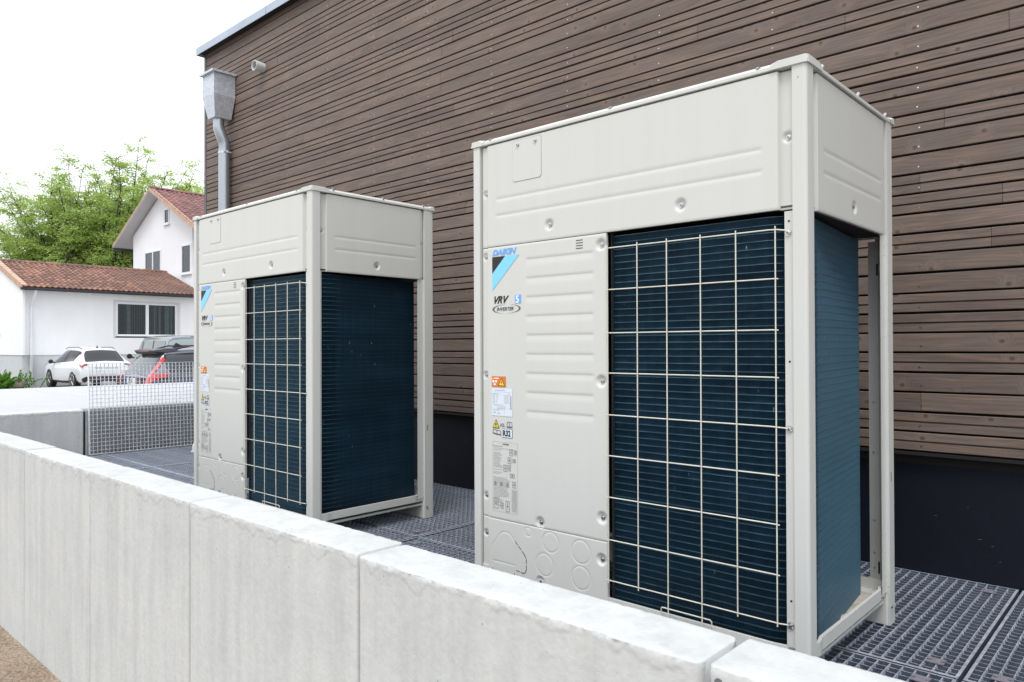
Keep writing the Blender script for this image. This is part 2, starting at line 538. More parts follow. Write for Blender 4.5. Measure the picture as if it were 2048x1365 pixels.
class MB:
    def __init__(s):
        s.v = []
        s.f = []
        s.mi = []
        s.cur = 0

    def add(s, vs, fs):
        k = len(s.v)
        s.v += [tuple(p) for p in vs]
        s.f += [tuple(i+k for i in f) for f in fs]
        s.mi += [s.cur]*len(fs)

    def box(s, x0, x1, y0, y1, z0, z1, mat=None):
        vs = [(x0, y0, z0), (x1, y0, z0), (x1, y1, z0), (x0, y1, z0), (x0, y0, z1), (x1, y0, z1), (x1, y1, z1), (x0, y1, z1)]
        if mat is not None:
            vs = [mat @ Vector(p) for p in vs]
        s.add(vs, [(0, 3, 2, 1), (4, 5, 6, 7), (0, 1, 5, 4), (1, 2, 6, 5), (2, 3, 7, 6), (3, 0, 4, 7)])
        return s

    def prism(s, pts, axis, a, b):
        """extrude a polygon (list of 2D pts) along axis from a to b; pts in the two other axes in xyz order"""
        def mk(p, t):
            if axis == 0:
                return (t, p[0], p[1])
            if axis == 1:
                return (p[0], t, p[1])
            return (p[0], p[1], t)
        n = len(pts)
        vs = [mk(p, a) for p in pts]+[mk(p, b) for p in pts]
        fs = [tuple(range(n))[::-1], tuple(range(n, 2*n))]
        for i in range(n):
            j = (i+1) % n
            fs.append((i, j, n+j, n+i))
        s.add(vs, fs)
        return s

    def tube(s, pts, r, seg=8, cap=True):
        pts = [Vector(p) for p in pts]
        rr = r if hasattr(r, '__len__') else [r]*len(pts)
        vs = []
        prev = None
        for i, p in enumerate(pts):
            if i == 0:
                t = pts[1]-p
            elif i == len(pts)-1:
                t = p-pts[i-1]
            else:
                t = (pts[i+1]-p).normalized()+(p-pts[i-1]).normalized()
            t.normalize()
            if prev is None:
                a = Vector((0, 0, 1)) if abs(t.z) < .9 else Vector((1, 0, 0))
            else:
                a = prev
            n1 = (a-t*a.dot(t)).normalized()
            prev = n1
            n2 = t.cross(n1)
            for k in range(seg):
                an = 2*math.pi*k/seg
                vs.append(p+(n1*math.cos(an)+n2*math.sin(an))*rr[i])
        fs = []
        for i in range(len(pts)-1):
            for k in range(seg):
                k2 = (k+1) % seg
                fs.append((i*seg+k, i*seg+k2, (i+1)*seg+k2, (i+1)*seg+k))
        if cap:
            fs.append(tuple(range(seg))[::-1])
            fs.append(tuple((len(pts)-1)*seg+k for k in range(seg)))
        s.add(vs, fs)
        return s

    def ring(s, c, axis, r0, r1, seg=24):
        vs = []
        for r in (r0, r1):
            for k in range(seg):
                a = 2*math.pi*k/seg
                p = [0, 0]
                p = (math.cos(a)*r, math.sin(a)*r)
                if axis == 1:
                    vs.append((c[0]+p[0], c[1], c[2]+p[1]))
                elif axis == 2:
                    vs.append((c[0]+p[0], c[1]+p[1], c[2]))
                else:
                    vs.append((c[0], c[1]+p[0], c[2]+p[1]))
        fs = [(k, (k+1) % seg, seg+(k+1) % seg, seg+k) for k in range(seg)]
        s.add(vs, fs)
        return s

    def build(s, name, mats, parent=None, off=(0, 0, 0), smooth=False, kind=None, label=None):
        me = bpy.data.meshes.new(name)
        vs = [(p[0]-off[0], p[1]-off[1], p[2]-off[2]) for p in s.v]
        me.from_pydata(vs, [], s.f)
        if not isinstance(mats, (list, tuple)):
            mats = [mats]
        for q in mats:
            me.materials.append(q)
        if len(mats) > 1:
            me.polygons.foreach_set('material_index', s.mi)
        if smooth:
            me.polygons.foreach_set('use_smooth', [True]*len(s.f))
            if smooth != 'all':
                me.set_sharp_from_angle(angle=R(38))
        me.update()
        return link(name, me, parent, kind, label)


def link(name, me, parent=None, kind=None, label=None):
    o = bpy.data.objects.new(name, me)
    COL.objects.link(o)
    if parent is not None:
        o.parent = parent
    if kind:
        o['kind'] = kind
    if label:
        o['label'] = label
    return o


def npmesh(name, V, F, mats, parent=None, smooth=False, mi=None, kind=None, uv=None):
    """fast mesh from numpy arrays, F all quads or all tris"""
    me = bpy.data.meshes.new(name)
    V = np.asarray(V, dtype=np.float32)
    F = np.asarray(F, dtype=np.int32)
    k = F.shape[1]
    me.vertices.add(len(V))
    me.vertices.foreach_set('co', V.ravel())
    me.loops.add(F.size)
    me.loops.foreach_set('vertex_index', F.ravel())
    me.polygons.add(len(F))
    me.polygons.foreach_set('loop_start', np.arange(0, F.size, k, dtype=np.int32))
    me.polygons.foreach_set('loop_total', np.full(len(F), k, dtype=np.int32))
    if not isinstance(mats, (list, tuple)):
        mats = [mats]
    for q in mats:
        me.materials.append(q)
    if mi is not None:
        me.polygons.foreach_set('material_index', np.asarray(mi, dtype=np.int32))
    if smooth:
        me.polygons.foreach_set('use_smooth', np.ones(len(F), dtype=bool))
    if uv is not None:
        l = me.uv_layers.new(name='uv')
        l.data.foreach_set('uv', np.asarray(uv, dtype=np.float32)[F.ravel()].ravel())
    me.update(calc_edges=True)
    me.validate()
    return link(name, me, parent, kind)


def thing(name, loc, label, cat, group=None, rz=0.0):
    o = bpy.data.objects.new(name, None)
    o.empty_display_size = 0.2
    COL.objects.link(o)
    o.location = loc
    o.rotation_euler = (0, 0, rz)
    o['label'] = label
    o['category'] = cat
    if group:
        o['group'] = group
    return o


def tag(o, label, cat, group=None):
    o['label'] = label
    o['category'] = cat
    if group:
        o['group'] = group
    return o


def copy_tree(o, parent=None):
    c = o.copy()
    COL.objects.link(c)
    c.parent = parent
    for ch in list(o.children):
        copy_tree(ch, c)
    return c


def text_mesh(name, body, size, mat, place, parent, shear=0.0, bold=0.0, stretch=1.0, extrude=0.0003, spacing=1.0, align='LEFT'):
    """place(u, v, d) maps flat text coordinates to the thing's local space"""
    cu = bpy.data.curves.new(name, 'FONT')
    cu.body = body
    cu.size = size
    cu.shear = shear
    cu.offset = bold
    cu.extrude = extrude
    cu.space_character = spacing
    cu.resolution_u = 3
    cu.align_x = align
    tmp = bpy.data.objects.new('tmp', cu)
    COL.objects.link(tmp)
    dg = bpy.context.evaluated_depsgraph_get()
    dg.update()
    me = bpy.data.meshes.new_from_object(tmp.evaluated_get(dg))
    bpy.data.objects.remove(tmp)
    for v in me.vertices:
        x, y, z = v.co
        v.co = place(x*stretch, y, z)
    me.materials.clear()
    me.materials.append(mat)
    me.name = name
    return link(name, me, parent)

# ================================================================== SETTING
GZ = -0.66
g = MB()
g.add([(-420, -420, GZ), (420, -420, GZ), (420, 420, GZ), (-420, 420, GZ)], [(0, 1, 2, 3)])
g.build('ground', ASPHALT, kind='structure')


def noisegrid(name, x0, x1, y0, y1, z, nx, ny, amp, mat, kind):
    X, Y = np.meshgrid(np.linspace(x0, x1, nx), np.linspace(y0, y1, ny))
    Z = np.full_like(X, z)+rng.random(X.shape)*amp
    V = np.stack([X.ravel(), Y.ravel(), Z.ravel()], 1)
    i = np.arange(nx-1)[None, :]+np.arange(ny-1)[:, None]*nx
    i = i.ravel()
    F = np.stack([i, i+1, i+1+nx, i+nx], 1)
    return npmesh(name, V, F, mat, smooth=True, kind=kind)


noisegrid('sandy_path', -14, 3.0, -5.0, -0.78, GZ+0.006, 420, 110, 0.007, SAND, 'structure')
# loose grains on the path along the wall
gv, gf = [], []
for i in range(2600):
    x = rng.uniform(-6.5, -2.2)
    y = -0.83-abs(rng.normal(0, 0.28))
    r = rng.uniform(0.002, 0.0065)
    k = len(gv)
    for q in range(5):
        a = q*2*math.pi/5+rng.random()
        gv.append((x+math.cos(a)*r, y+math.sin(a)*r, GZ+0.009))
    gv.append((x, y, GZ+0.009+r*1.1))
    for q in range(5):
        gf.append((k+q, k+(q+1) % 5, k+5))
npmesh('path_gravel', gv, gf, SAND, kind='stuff')

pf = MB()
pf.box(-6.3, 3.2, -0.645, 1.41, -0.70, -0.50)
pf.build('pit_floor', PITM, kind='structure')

# raised paved terrace beyond the pit
te = thing('terrace', (-8.6, 2, GZ), '', '')
del te['label'], te['category']
te['kind'] = 'structure'
ys = [-0.64, 0.9, 2.4, 3.9, 5.4, 6.9, 8.4]
xs = [-10.9, -9.42, -7.94, -6.455]
for i in range(3):
    for j in range(6):
        b = MB()
        b.box(xs[i]+.002, xs[i+1]-.002, ys[j]+.002, ys[j+1]-.002, 0.285, 0.384)
        b.build('paving_slab', TERR, te, off=te.location)
b = MB()
b.box(-10.88, -6.455, -0.64, 8.4, GZ, 0.284)
b.build('terrace_base', CONCE, te, off=te.location)

# ------------------------------------------------------------------ concrete walls


def wall_element(x0, x1, y0, y1, zb, zt, seed, parent, off, mat, rc=0.012, chip=1.0, nr=(0.008, 0.008)):
    """one precast element: rounded worn arrises; profile ring in YZ swept along X"""
    rg = np.random.default_rng(seed)
    yc = (y0+y1)/2
    hw = (y1-y0)/2
    prof = []
    for z in np.linspace(zb, zt-0.10, 10):
        prof.append((-hw, z, 0))
    for z in np.linspace(zt-0.085, zt-0.012, 17):
        prof.append((-hw, z, .5))
    for a in np.linspace(0, math.pi/2, 5):
        prof.append((-hw+rc-rc*math.cos(a), zt-rc+rc*math.sin(a), 1))
    for t in np.linspace(0.08, 0.92, 9):
        prof.append((-hw+2*hw*t, zt, 0.25))
    for a in np.linspace(math.pi/2, 0, 5):
        prof.append((hw-rc+rc*math.cos(a), zt-rc+rc*math.sin(a), .7))
    for z in np.linspace(zt-0.03, zb, 6):
        prof.append((hw, z, 0))
    n = len(prof)
    L_ = x1-x0
    nx = 230 if x1 > -4 else 90
    ends = np.array([0, .003, .008, .016, .026])
    xs = np.concatenate([x0+ends, np.linspace(x0+.035, x1-.035, nx), x1-ends[::-1]])
    nz_ = rg.random((64, n+8))

    def sm(a, k):
        for _ in range(k):
            a = (a+np.roll(a, 1, 0)+np.roll(a, -1, 0))/3
        return a
    N = len(xs)
    low = sm(rg.normal(0, 1, N), 40)
    low /= (np.abs(low).max()+1e-6)
    hi = rg.normal(0, 1, (N, n))
    hi2 = sm(rg.normal(0, 1, (N, n)), 3)
    j1 = sm(rg.normal(0, 1, N), 3)
    j2 = sm(rg.normal(0, 1, N), 14)
    zcon = zt-0.012-0.030*np.clip(low+.25, -1, 1)-0.006*j1-0.014*j2
    chipline = np.clip(sm(rg.normal(0, 1, N), 5)*2.2, 0, 1.4)
    V = np.zeros((N, n, 3))
    for i, x in enumerate(xs):
        de = min(x-x0, x1-x)
        rnd = 0.0
        rr = nr[0] if x-x0 < x1-x else nr[1]
        if de < rr:
            rnd = rr-math.sqrt(max(0, rr*rr-(rr-de)**2))
        for j, (py, pz, w) in enumerate(prof):
            sx = -1 if py < 0 else 1
            yy = py*(1-rnd/hw)
            zz = pz
            if pz > zt-0.03:
                zz = pz-rnd*0.1
            d = w*chip*(0.0005*hi[i, j]+0.0010*hi2[i, j]+0.0016*chipline[i]*(w > .6))
            if w > .6:
                zz -= abs(d)*0.8
                yy -= sx*d*0.9
            elif w == .5:
                drip = 0.0014 if pz > zcon[i]+0.004*hi2[i, j] else 0.0
                yy += sx*(drip+0.0002*hi2[i, j])
            elif w == .25:
                zz += 0.0002*hi2[i, j]
            V[i, j] = (x, yc+yy, zz)
    i = np.arange(N-1)[:, None]*n+np.arange(n-1)[None, :]
    i = i.ravel()
    F = np.stack([i, i+n, i+n+1, i+1], 1)
    Vf = V.reshape(-1, 3)
    # end caps as strips between opposite profile points
    caps = []
    for e in (0, N-1):
        for j in range(n//2):
            a, b2, c2, d2 = e*n+j, e*n+j+1, e*n+n-2-j, e*n+n-1-j
            caps.append((a, b2, c2, d2) if e == 0 else (d2, c2, b2, a))
    F = np.concatenate([F, np.array(caps)])
    Vf = Vf-np.array(off)
    return npmesh('wall_element', Vf, F, mat, parent, smooth=False)


fwall = thing('precast_concrete_wall', (-2.0, -0.72, GZ), 'long pale concrete retaining wall of upright precast elements in the foreground', 'wall')
off = tuple(fwall.location)
k = 0
xj = 0.127+2*0.985
while xj > -11.0:
    x1 = xj-0.005-(0.008 if abs(xj-0.127) < 0.01 else 0)
    x0 = xj-0.985+0.005
    near = abs(xj-0.127) < 0.01
    nxt = abs(xj-0.985-0.127) < 0.01
    wall_element(x0, x1, -0.798+0.0015*math.sin(k*3.1), -0.642, GZ-0.12, 0.385+0.002*math.sin(k*2.3), 50+k, fwall, off, CONC,
                 rc=0.0045, nr=(0.006 if nxt else 0.007, 0.020 if near else 0.007))
    k += 1
    xj -= 0.985
# small plugged hole on the element right of the wide joint
pl = MB()
pl.tube([(0.150, -0.7985, 0.362), (0.150, -0.8005, 0.362)], 0.0075, 12)
pl.build('hole_plug', simple('plug_grey', (0.13, 0.13, 0.14), rough=.7), fwall, off=off)

ewall = thing('end_wall', (-6.38, 0.8, GZ), 'grey concrete end wall of the pit behind the standing grating', 'wall')
eo = tuple(ewall.location)
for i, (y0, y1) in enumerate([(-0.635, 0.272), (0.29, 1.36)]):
    o = wall_element(y0, y1, -0.075, 0.075, GZ, 0.392, 90+i, None, (0, 0, 0), CONCE if i == 0 else CONCSH, rc=0.008)
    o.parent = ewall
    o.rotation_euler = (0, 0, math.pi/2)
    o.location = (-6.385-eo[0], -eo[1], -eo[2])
jb = MB()
jb.box(-6.44, -6.33, 0.262, 0.30, GZ, 0.375)
jb.build('joint_strip', DSLOT, ewall, off=eo)

# ------------------------------------------------------------------ timber building
bld = thing('timber_clad_building', (-1.6, 1.41, GZ), 'flat-roofed building clad in dark stained horizontal timber boards above a black plinth', 'building')
bo = tuple(bld.location)
b = MB()
b.box(-6.385, 3.4, 1.408, 8.2, 0.44, 3.86)
b.build('wall_core', BACKING, bld, off=bo)
b = MB()
b.box(-6.37, 3.4, 1.413, 8.15, GZ, 0.44)
b.build('plinth', PLINTHM, bld, off=bo)


sc = MB()
for (x, z, l_) in [(-0.03, 0.235, .010), (0.085, 0.285, .006), (0.12, 0.165, .014), (0.165, 0.145, .008), (0.19, 0.09, .007), (-3.0, .22, .008), (-2.75, .31, .006)]:
    sc.prism([(x, z), (x+l_, z+.002), (x+l_, z+.0034), (x, z+.0012)], 1, 1.4120, 1.4128)
sc.build('scuff_marks', GREYPR, bld, off=bo, kind='stuff')


def zrow(k):
    return 0.494+0.0797*k+0.00005*k*k


kindrow = 'GGWWGW'
fixed = {12: [0.217], 16: [0.024], 10: [0.18], 2: [-0.066], 35: [-5.023], 29: [-2.93], 20: [-2.7], 25: [-3.3], 22: [-0.35], 26: [-1.0]}
rj = random.Random(11)
YF = 1.375
screws = MB()
for k in range(41):
    z0, z1 = zrow(k)+0.0043, zrow(k+1)-0.0043
    js = list(fixed.get(k, []))
    cand = [rj.choice([-4.247, -3.62, -2.946, -2.32, -1.05, 0.96, 1.61]), rj.uniform(-5.9, 2.6), rj.uniform(-5.9, 2.6)]
    for c in cand:
        if all(abs(c-q) > 1.5 for q in js+[-6.35, 3.4]) and len(js) < 3:
            js.append(c)
    js = [-6.352]+sorted(js)+[3.4]
    typ = kindrow[k % 6]
    for a, c in zip(js[:-1], js[1:]):
        x0, x1 = a+0.0007, c-0.0007
        e = 0.0018
        dy = rj.uniform(-0.0009, 0.0009)
        y = YF+dy
        yb = YF+0.022
        dz = rj.uniform(-0.0006, 0.0006)
        za, zb = z0+dz, z1+dz
        if typ == 'W':
            pts = [(yb, za), (y+e, za), (y, za+e), (y, zb-e), (y+e, zb), (yb, zb)]
        else:
            zm = (za+zb)/2
            pts = [(yb, za), (y+e, za), (y, za+e), (y, zm-.0036), (y+.013, zm-.0026), (y+.013, zm+.0026), (y, zm+.0036), (y, zb-e), (y+e, zb), (yb, zb)]
        b = MB()
        b.prism(pts[::-1], 0, x0, x1)
        b.build('cladding_board', WOOD, bld, off=bo)
    # screws
    zs = z0+0.018 if typ == 'G' else z0+0.022
    xsx = -0.068
    for i in range(-11, 6):
        xx = -0.068+i*0.6
        if xx < -6.3:
            continue
        xq = xx+rj.uniform(-.004, .004)
        screws.tube([(xq, YF-0.0012, zs), (xq, YF+0.003, zs)], 0.0034, 8)
screws.build('screw_heads', ZINC, bld, off=bo, kind='stuff')
b = MB()
b.box(-6.395, -6.354, 1.372, 1.42, 0.49, 3.804)
b.build('corner_trim', WOODC, bld, off=bo)
b = MB()
b.box(-6.39, 3.4, 1.371, 1.40, 0.478, 0.490)
b.build('shadow_gap', BACKING, bld, off=bo)  # dark strip painted in for the shadow gap between boards and plinth
jx = [-6.405, -5.075, -3.0, -1.0, 1.0, 3.4]
for a, c in zip(jx[:-1], jx[1:]):
    b = MB()
    b.prism([(1.296, 3.782), (1.300, 3.782), (1.300, 3.846), (1.60, 3.90), (1.60, 3.904), (1.296, 3.851)][::-1], 0, a+.0008, c-.0008)
    if a < -6:
        b.box(a-0.003, a-0.0005, 1.296, 8.2, 3.782, 3.851)
    b.build('parapet_flashing', FLASH, bld, off=bo)
b = MB()
b.box(-5.078, -5.074, 1.2945, 1.2958, 3.782, 3.8515)
b.build('flashing_joint', FLASHD, bld, off=bo)
b = MB()
b.box(-6.395, 3.4, 1.303, 8.2, 3.805, 3.815)
b.build('roof', BACKING, bld, off=bo)
b = MB()
b.box(-6.42, 3.4, 1.60, 8.2, 3.88, 3.90)
b.build('roof_cover', FLASHD, bld, off=bo)

# ------------------------------------------------------------------ rain hopper and downpipe
dp = thing('rain_downpipe', (-5.87, 1.28, -0.5), 'galvanised hopper and round rain downpipe on the timber wall near its left corner', 'downpipe')
do = tuple(dp.location)
h = MB()
x0, x1, y0, y1 = -5.982, -5.757, 1.165, 1.368
zt_, zm_, zb_ = 3.432, 3.232, 3.035
cx, cy, hb = -5.868, 1.262, 0.068
A = [(x0, y0, zt_), (x1, y0, zt_), (x1, y1, zt_), (x0, y1, zt_)]
B_ = [(x0, y0, zm_), (x1, y0, zm_), (x1, y1, zm_), (x0, y1, zm_)]
C_ = [(cx-hb, cy-hb, zb_), (cx+hb, cy-hb, zb_), (cx+hb, cy+hb+.02, zb_), (cx-hb, cy+hb+.02, zb_)]
fs = []
for q in range(4):
    r_ = (q+1) % 4
    fs += [(q+4, r_+4, r_, q), (q+8, r_+8, r_+4, q+4)]
fs += [(11, 10, 9, 8)]
h.add(A+B_+C_, fs)
h.build('hopper', GALVP, dp, off=do)
h = MB()
h.box(x0-.02, x1+.022, y0-.022, y1+.004, zt_, zt_+0.012)
h.box(x0-.022, x1+.024, y0-.024, y0-.018, zt_-0.004, zt_+0.016)
h.box(x1+.019, x1+.024, y0-.018, y1, zt_-0.004, zt_+0.016)
h.build('hopper_rim', GALVP, dp, off=do)
h = MB()
h.tube([(cx, cy, 3.05), (cx, cy, 2.97), (cx+.001, cy+.004, 2.945), (cx+.005, cy+.045, 2.84), (cx+.006, cy+.052, 2.815), (cx+.006, cy+.052, 2.74)], [.0485, .0485, .051, .051, .049, .049], 24)
h.build('pipe_bend', GALVT, dp, off=do, smooth=True)
h = MB()
h.tube([(cx+.006, cy+.052, 2.755), (cx+.006, cy+.052, -0.5)], 0.0515, 24)
h.build('pipe', GALVT, dp, off=do, smooth=True)
h = MB()
h.tube([(cx+.006, cy+.052, 2.742), (cx+.006, cy+.052, 2.722)], 0.0545, 24)
h.box(cx+.05, cx+.085, cy+.046, cy+.06, 2.722, 2.742)
h.tube([(cx+.062, cy+.02, 2.732), (cx+.062, cy+.09, 2.732)], .006, 8)
h.build('pipe_clamp', GALVB, dp, off=do, smooth=True)

ov = thing('overflow_pipe', (-5.33, 1.36, 3.41), 'short pale plastic overflow pipe sticking out of the timber wall beside the rain hopper', 'pipe')
oo = tuple(ov.location)
h = MB()
cx2, cz2 = -5.258, 3.385
for (ya, yb_, ro, ri) in [(1.285, 1.335, .0450, .039), (1.335, 1.375, .0405, .039)]:
    seg = 28
    vs = []
    for (yy, rr) in [(ya, ri), (ya, ro), (yb_, ro), (yb_, ri)]:
        for q in range(seg):
            a = 2*math.pi*q/seg
            vs.append((cx2+math.cos(a)*rr, yy, cz2+math.sin(a)*rr))
    fs = []
    for s_ in range(4):
        for q in range(seg):
            q2 = (q+1) % seg
            fs.append((s_*seg+q, s_*seg+q2, ((s_+1) % 4)*seg+q2, ((s_+1) % 4)*seg+q))
    hh = MB()
    hh.add(vs, fs)
    hh.build('socket' if ya < 1.3 else 'pipe', PVC, ov, off=oo, smooth=True)
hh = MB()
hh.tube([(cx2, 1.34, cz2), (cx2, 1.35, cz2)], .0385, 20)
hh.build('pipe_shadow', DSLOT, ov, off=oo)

# ------------------------------------------------------------------ grating floor
gf_ = thing('grating_floor', (-2.4, 0.4, 0), '', '')
del gf_['label'], gf_['category']
gf_['kind'] = 'structure'
go = tuple(gf_.location)
PX = [2.57, 1.415, 0.26, -0.895, -2.045, -3.1, -4.15, -5.2, -6.23]
PY = [(-0.632, 0.392), (0.402, 1.404)]
mesh_cache = {}


def cached_box(key, dx, dy, dz, mat):
    k2 = (key, round(dx, 4), round(dy, 4), round(dz, 4))
    if k2 not in mesh_cache:
        mb = MB()
        mb.box(-dx/2, dx/2, -dy/2, dy/2, -dz, 0)
        me = bpy.data.meshes.new(key)
        me.from_pydata(mb.v, [], mb.f)
        me.materials.append(mat)
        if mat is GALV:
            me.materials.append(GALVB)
            me.polygons[1].material_index = 1  # bar top gets the paler copy: painted sky light
        mesh_cache[k2] = me
    return mesh_cache[k2]


for i in range(8):
    xa, xb = PX[i+1]+0.006, PX[i]-0.006
    for j, (ya, yb_) in enumerate(PY):
        fr = MB()
        t = 0.006
        fr.box(xa, xb, ya, ya+t, -0.030, 0.001)
        fr.box(xa, xb, yb_-t, yb_, -0.030, 0.001)
        fr.box(xa, xa+t+.003, ya+t, yb_-t, -0.030, 0.001)
        fr.box(xb-t-.003, xb, ya+t, yb_-t, -0.030, 0.001)
        if j == 1:
            fr.box(xa, xb, ya+t, ya+t+0.005, -0.004, 0.0012)
        fr.mi = [1 if q % 6 == 1 else 0 for q in range(len(fr.f))]  # frame tops likewise painted lighter for the sky above
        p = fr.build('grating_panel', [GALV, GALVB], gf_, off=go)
        nx = int(round((xb-xa)/0.0334))
        ny = int(round((yb_-ya)/0.0333))
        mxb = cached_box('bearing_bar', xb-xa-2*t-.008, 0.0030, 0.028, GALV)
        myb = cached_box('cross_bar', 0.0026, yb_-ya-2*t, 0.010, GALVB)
        for q in range(1, ny):
            y = ya+(yb_-ya)*q/ny
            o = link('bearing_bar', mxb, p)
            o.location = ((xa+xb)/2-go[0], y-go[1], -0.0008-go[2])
        wv, wf = [], []
        for q in range(1, nx):
            for q2 in range(1, ny):
                x = xa+(xb-xa)*q/nx
                y = ya+(yb_-ya)*q2/ny
                k2 = len(wv)
                a_, b3 = rng.uniform(.0018, .0044), rng.uniform(.0015, .0034)
                z_ = -rng.uniform(.004, .008)
                wv += [(x+.0012-go[0], y-.0014-go[1], z_+.006), (x+.0012+a_-go[0], y-.0014-go[1], z_-.001), (x+.0012-go[0], y-.0014-b3-go[1], z_-.001), (x+.0012-go[0], y-.0014-go[1], z_-.009)]
                wf += [(k2, k2+1, k2+2), (k2+1, k2+3, k2+2)]
        npmesh('weld_spots', wv, wf, GALVB, p, kind='stuff')  # weld fillets, sky glints put into their pale colour
        for q in range(1, nx):
            x = xa+(xb-xa)*q/nx
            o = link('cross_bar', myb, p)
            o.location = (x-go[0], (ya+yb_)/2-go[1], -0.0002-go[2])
sup = MB()
for x in PX[1:-1]:
    sup.box(x-.03, x+.03, -0.64, 1.408, -0.10, -0.0315)
sup.box(-6.3, 3.2, 0.37, 0.43, -0.16, -0.102)
sup.build('support_beam', GALV, gf_, off=go)
for (x, y) in [(0.174, 1.307), (0.181, 0.486), (0.178, 0.327), (0.346, 0.478), (0.34, 1.3), (-2.12, 0.47), (-1.96, 0.32)]:
    b = MB()
    for s_ in (-1, 1):
        b.box(x-.024, x+.024, y+s_*.0125-.008, y+s_*.0125+.008, 0.0015, 0.0040)
    b.box(x-.012, x+.012, y-.006, y+.006, -0.02, 0.002)
    b.build('grating_clip', CLIPM, gf_, off=go)

# standing grating
sg = thing('standing_grating', (-6.26, 0.8, 0.0), 'loose galvanised steel grating standing upright in front of the end wall', 'grating')
so = tuple(sg.location)
YA, YB, HH = 0.30, 1.31, 0.785
lean = 0.035


def sgp(y, z, d):          # d: towards +X
    return (-6.27+d-lean*z/HH, y-0.02*z/HH*0, z+0.005)


def bar(name, ya, yb_, za, zb, d0, d1, mat):
    mb = MB()
    vs = [sgp(y, z, d) for (y, z, d) in [(ya, za, d0), (yb_, za, d0), (yb_, za, d1), (ya, za, d1), (ya, zb, d0), (yb_, zb, d0), (yb_, zb, d1), (ya, zb, d1)]]
    mb.add(vs, [(0, 3, 2, 1), (4, 5, 6, 7), (0, 1, 5, 4), (1, 2, 6, 5), (2, 3, 7, 6), (3, 0, 4, 7)])
    return mb.build(name, mat, sg, off=so)


fm = MB()
for (ya, yb_, za, zb) in [(YA, YA+.004, 0, HH), (YB-.004, YB, 0, HH), (YA+.004, YB-.004, 0, .004), (YA+.004, YB-.004, HH-.004, HH)]:
    vs = [sgp(y, z, d) for (y, z, d) in [(ya, za, 0), (yb_, za, 0), (yb_, za, .03), (ya, za, .03), (ya, zb, 0), (yb_, zb, 0), (yb_, zb, .03), (ya, zb, .03)]]
    fm.add(vs, [(0, 3, 2, 1), (4, 5, 6, 7), (0, 1, 5, 4), (1, 2, 6, 5), (2, 3, 7, 6), (3, 0, 4, 7)])
fm.build('frame', GALVS, sg, off=so)
ny, nz = 31, 23
for q in range(1, ny):
    y = YA+(YB-YA)*q/ny
    bar('bearing_bar', y-.0014, y+.0014, .004, HH-.004, 0.010, .024, GALVS)
for q in range(1, nz):
    z = HH*q/nz
    bar('cross_bar', YA+.004, YB-.004, z-.0018, z+.0018, .018, .0255, GALVS)

ps = thing('pipe_stub', (-5.76, 1.0, 0.0), 'short white pipe stub rising from the grating just behind the far unit', 'pipe')
h = MB()
h.tube([(0, 0, 0), (0, 0, .05), (.0, .008, .068), (.0, .03, .085), (0, .08, .09)], .030, 16)
h.build('pipe', PVC, ps, smooth=True)
h = MB()
h.tube([(0, 0, .001), (0, 0, .012)], .042, 18)
h.build('collar', PVC, ps, smooth=True)

# ================================================================== OUTDOOR UNITS
UW, UD, UH = 1.24, 0.765, 1.685
unit = thing('outdoor_unit', (-0.62, 0.38, 0.0), 'large ivory outdoor air conditioning unit nearest the camera, with white wire grille over dark coil', 'air conditioner', 'outdoor air conditioning units on the grating')
uo = (-0.62, 0.38, 0.0)


def ub(mb, name, mat, parent=unit, **kw):
    return mb.build(name, mat, parent, off=uo if parent is not None else (0, 0, 0), **kw)


def hpanel(name, u0, u1, v0, v1, step, feats, place, extra_u=(), extra_v=(), skirt=0.010, mat=PAINT, parent=unit):
    def axis(a, b, ex):
        n = max(2, int(math.ceil((b-a)/step)))
        s_ = set(np.round(np.linspace(a, b, n+1), 5))
        for e in ex:
            for d in (-0.0012, 0, 0.0012):
                if a < e+d < b:
                    s_.add(round(e+d, 5))
        return np.array(sorted(s_))
    us, vs = axis(u0, u1, extra_u), axis(v0, v1, extra_v)
    Uu, Vv = np.meshgrid(us, vs)
    H = np.zeros_like(Uu)
    for f in feats:
        H += f(Uu, Vv)
    # rounded outer edge
    de = np.minimum(np.minimum(Uu-u0, u1-Uu), np.minimum(Vv-v0, v1-Vv))
    H -= 0.0015*np.clip(1-de/0.003, 0, 1)**2
    nu, nv = len(us), len(vs)
    P = place(Uu.ravel(), Vv.ravel(), H.ravel())
    i = (np.arange(nv-1)[:, None]*nu+np.arange(nu-1)[None, :]).ravel()
    F = np.stack([i, i+1, i+1+nu, i+nu], 1)
    # skirt
    loop = list(range(0, nu))+[nu*(q+1)-1 for q in range(1, nv)]+[nu*(nv-1)+q for q in range(nu-2, -1, -1)]+[nu*q for q in range(nv-2, 0, -1)]
    uu, vv, hh = Uu.ravel()[loop], Vv.ravel()[loop], H.ravel()[loop]-skirt
    P2 = place(uu, vv, hh)
    P1 = P[loop]
    n0 = len(P)
    Pa = np.concatenate([P, P1, P2])
    m_ = len(loop)
    q = np.arange(m_)
    F2 = np.stack([n0+q, n0+m_+q, n0+m_+(q+1) % m_, n0+(q+1) % m_], 1)
    F = np.concatenate([F, F2])
    return npmesh(name, Pa-np.array(uo), F, mat, parent, smooth=True)


def front(u, v, h):
    return np.stack([u, -h, v], 1)


def sidep(u, v, h):          # u = y, v = z, outwards +X
    return np.stack([h, u, v], 1)


def leftp(u, v, h):
    return np.stack([-UW-h, -u, v], 1)


def dimple(cu, cv, r=0.021, d=0.008):
    def f(u, v):
        q = np.sqrt((u-cu)**2+(v-cv)**2)
        t = np.clip((r-q)/(r*0.55), 0, 1)
        return -d*(t*t*(3-2*t))
    return f


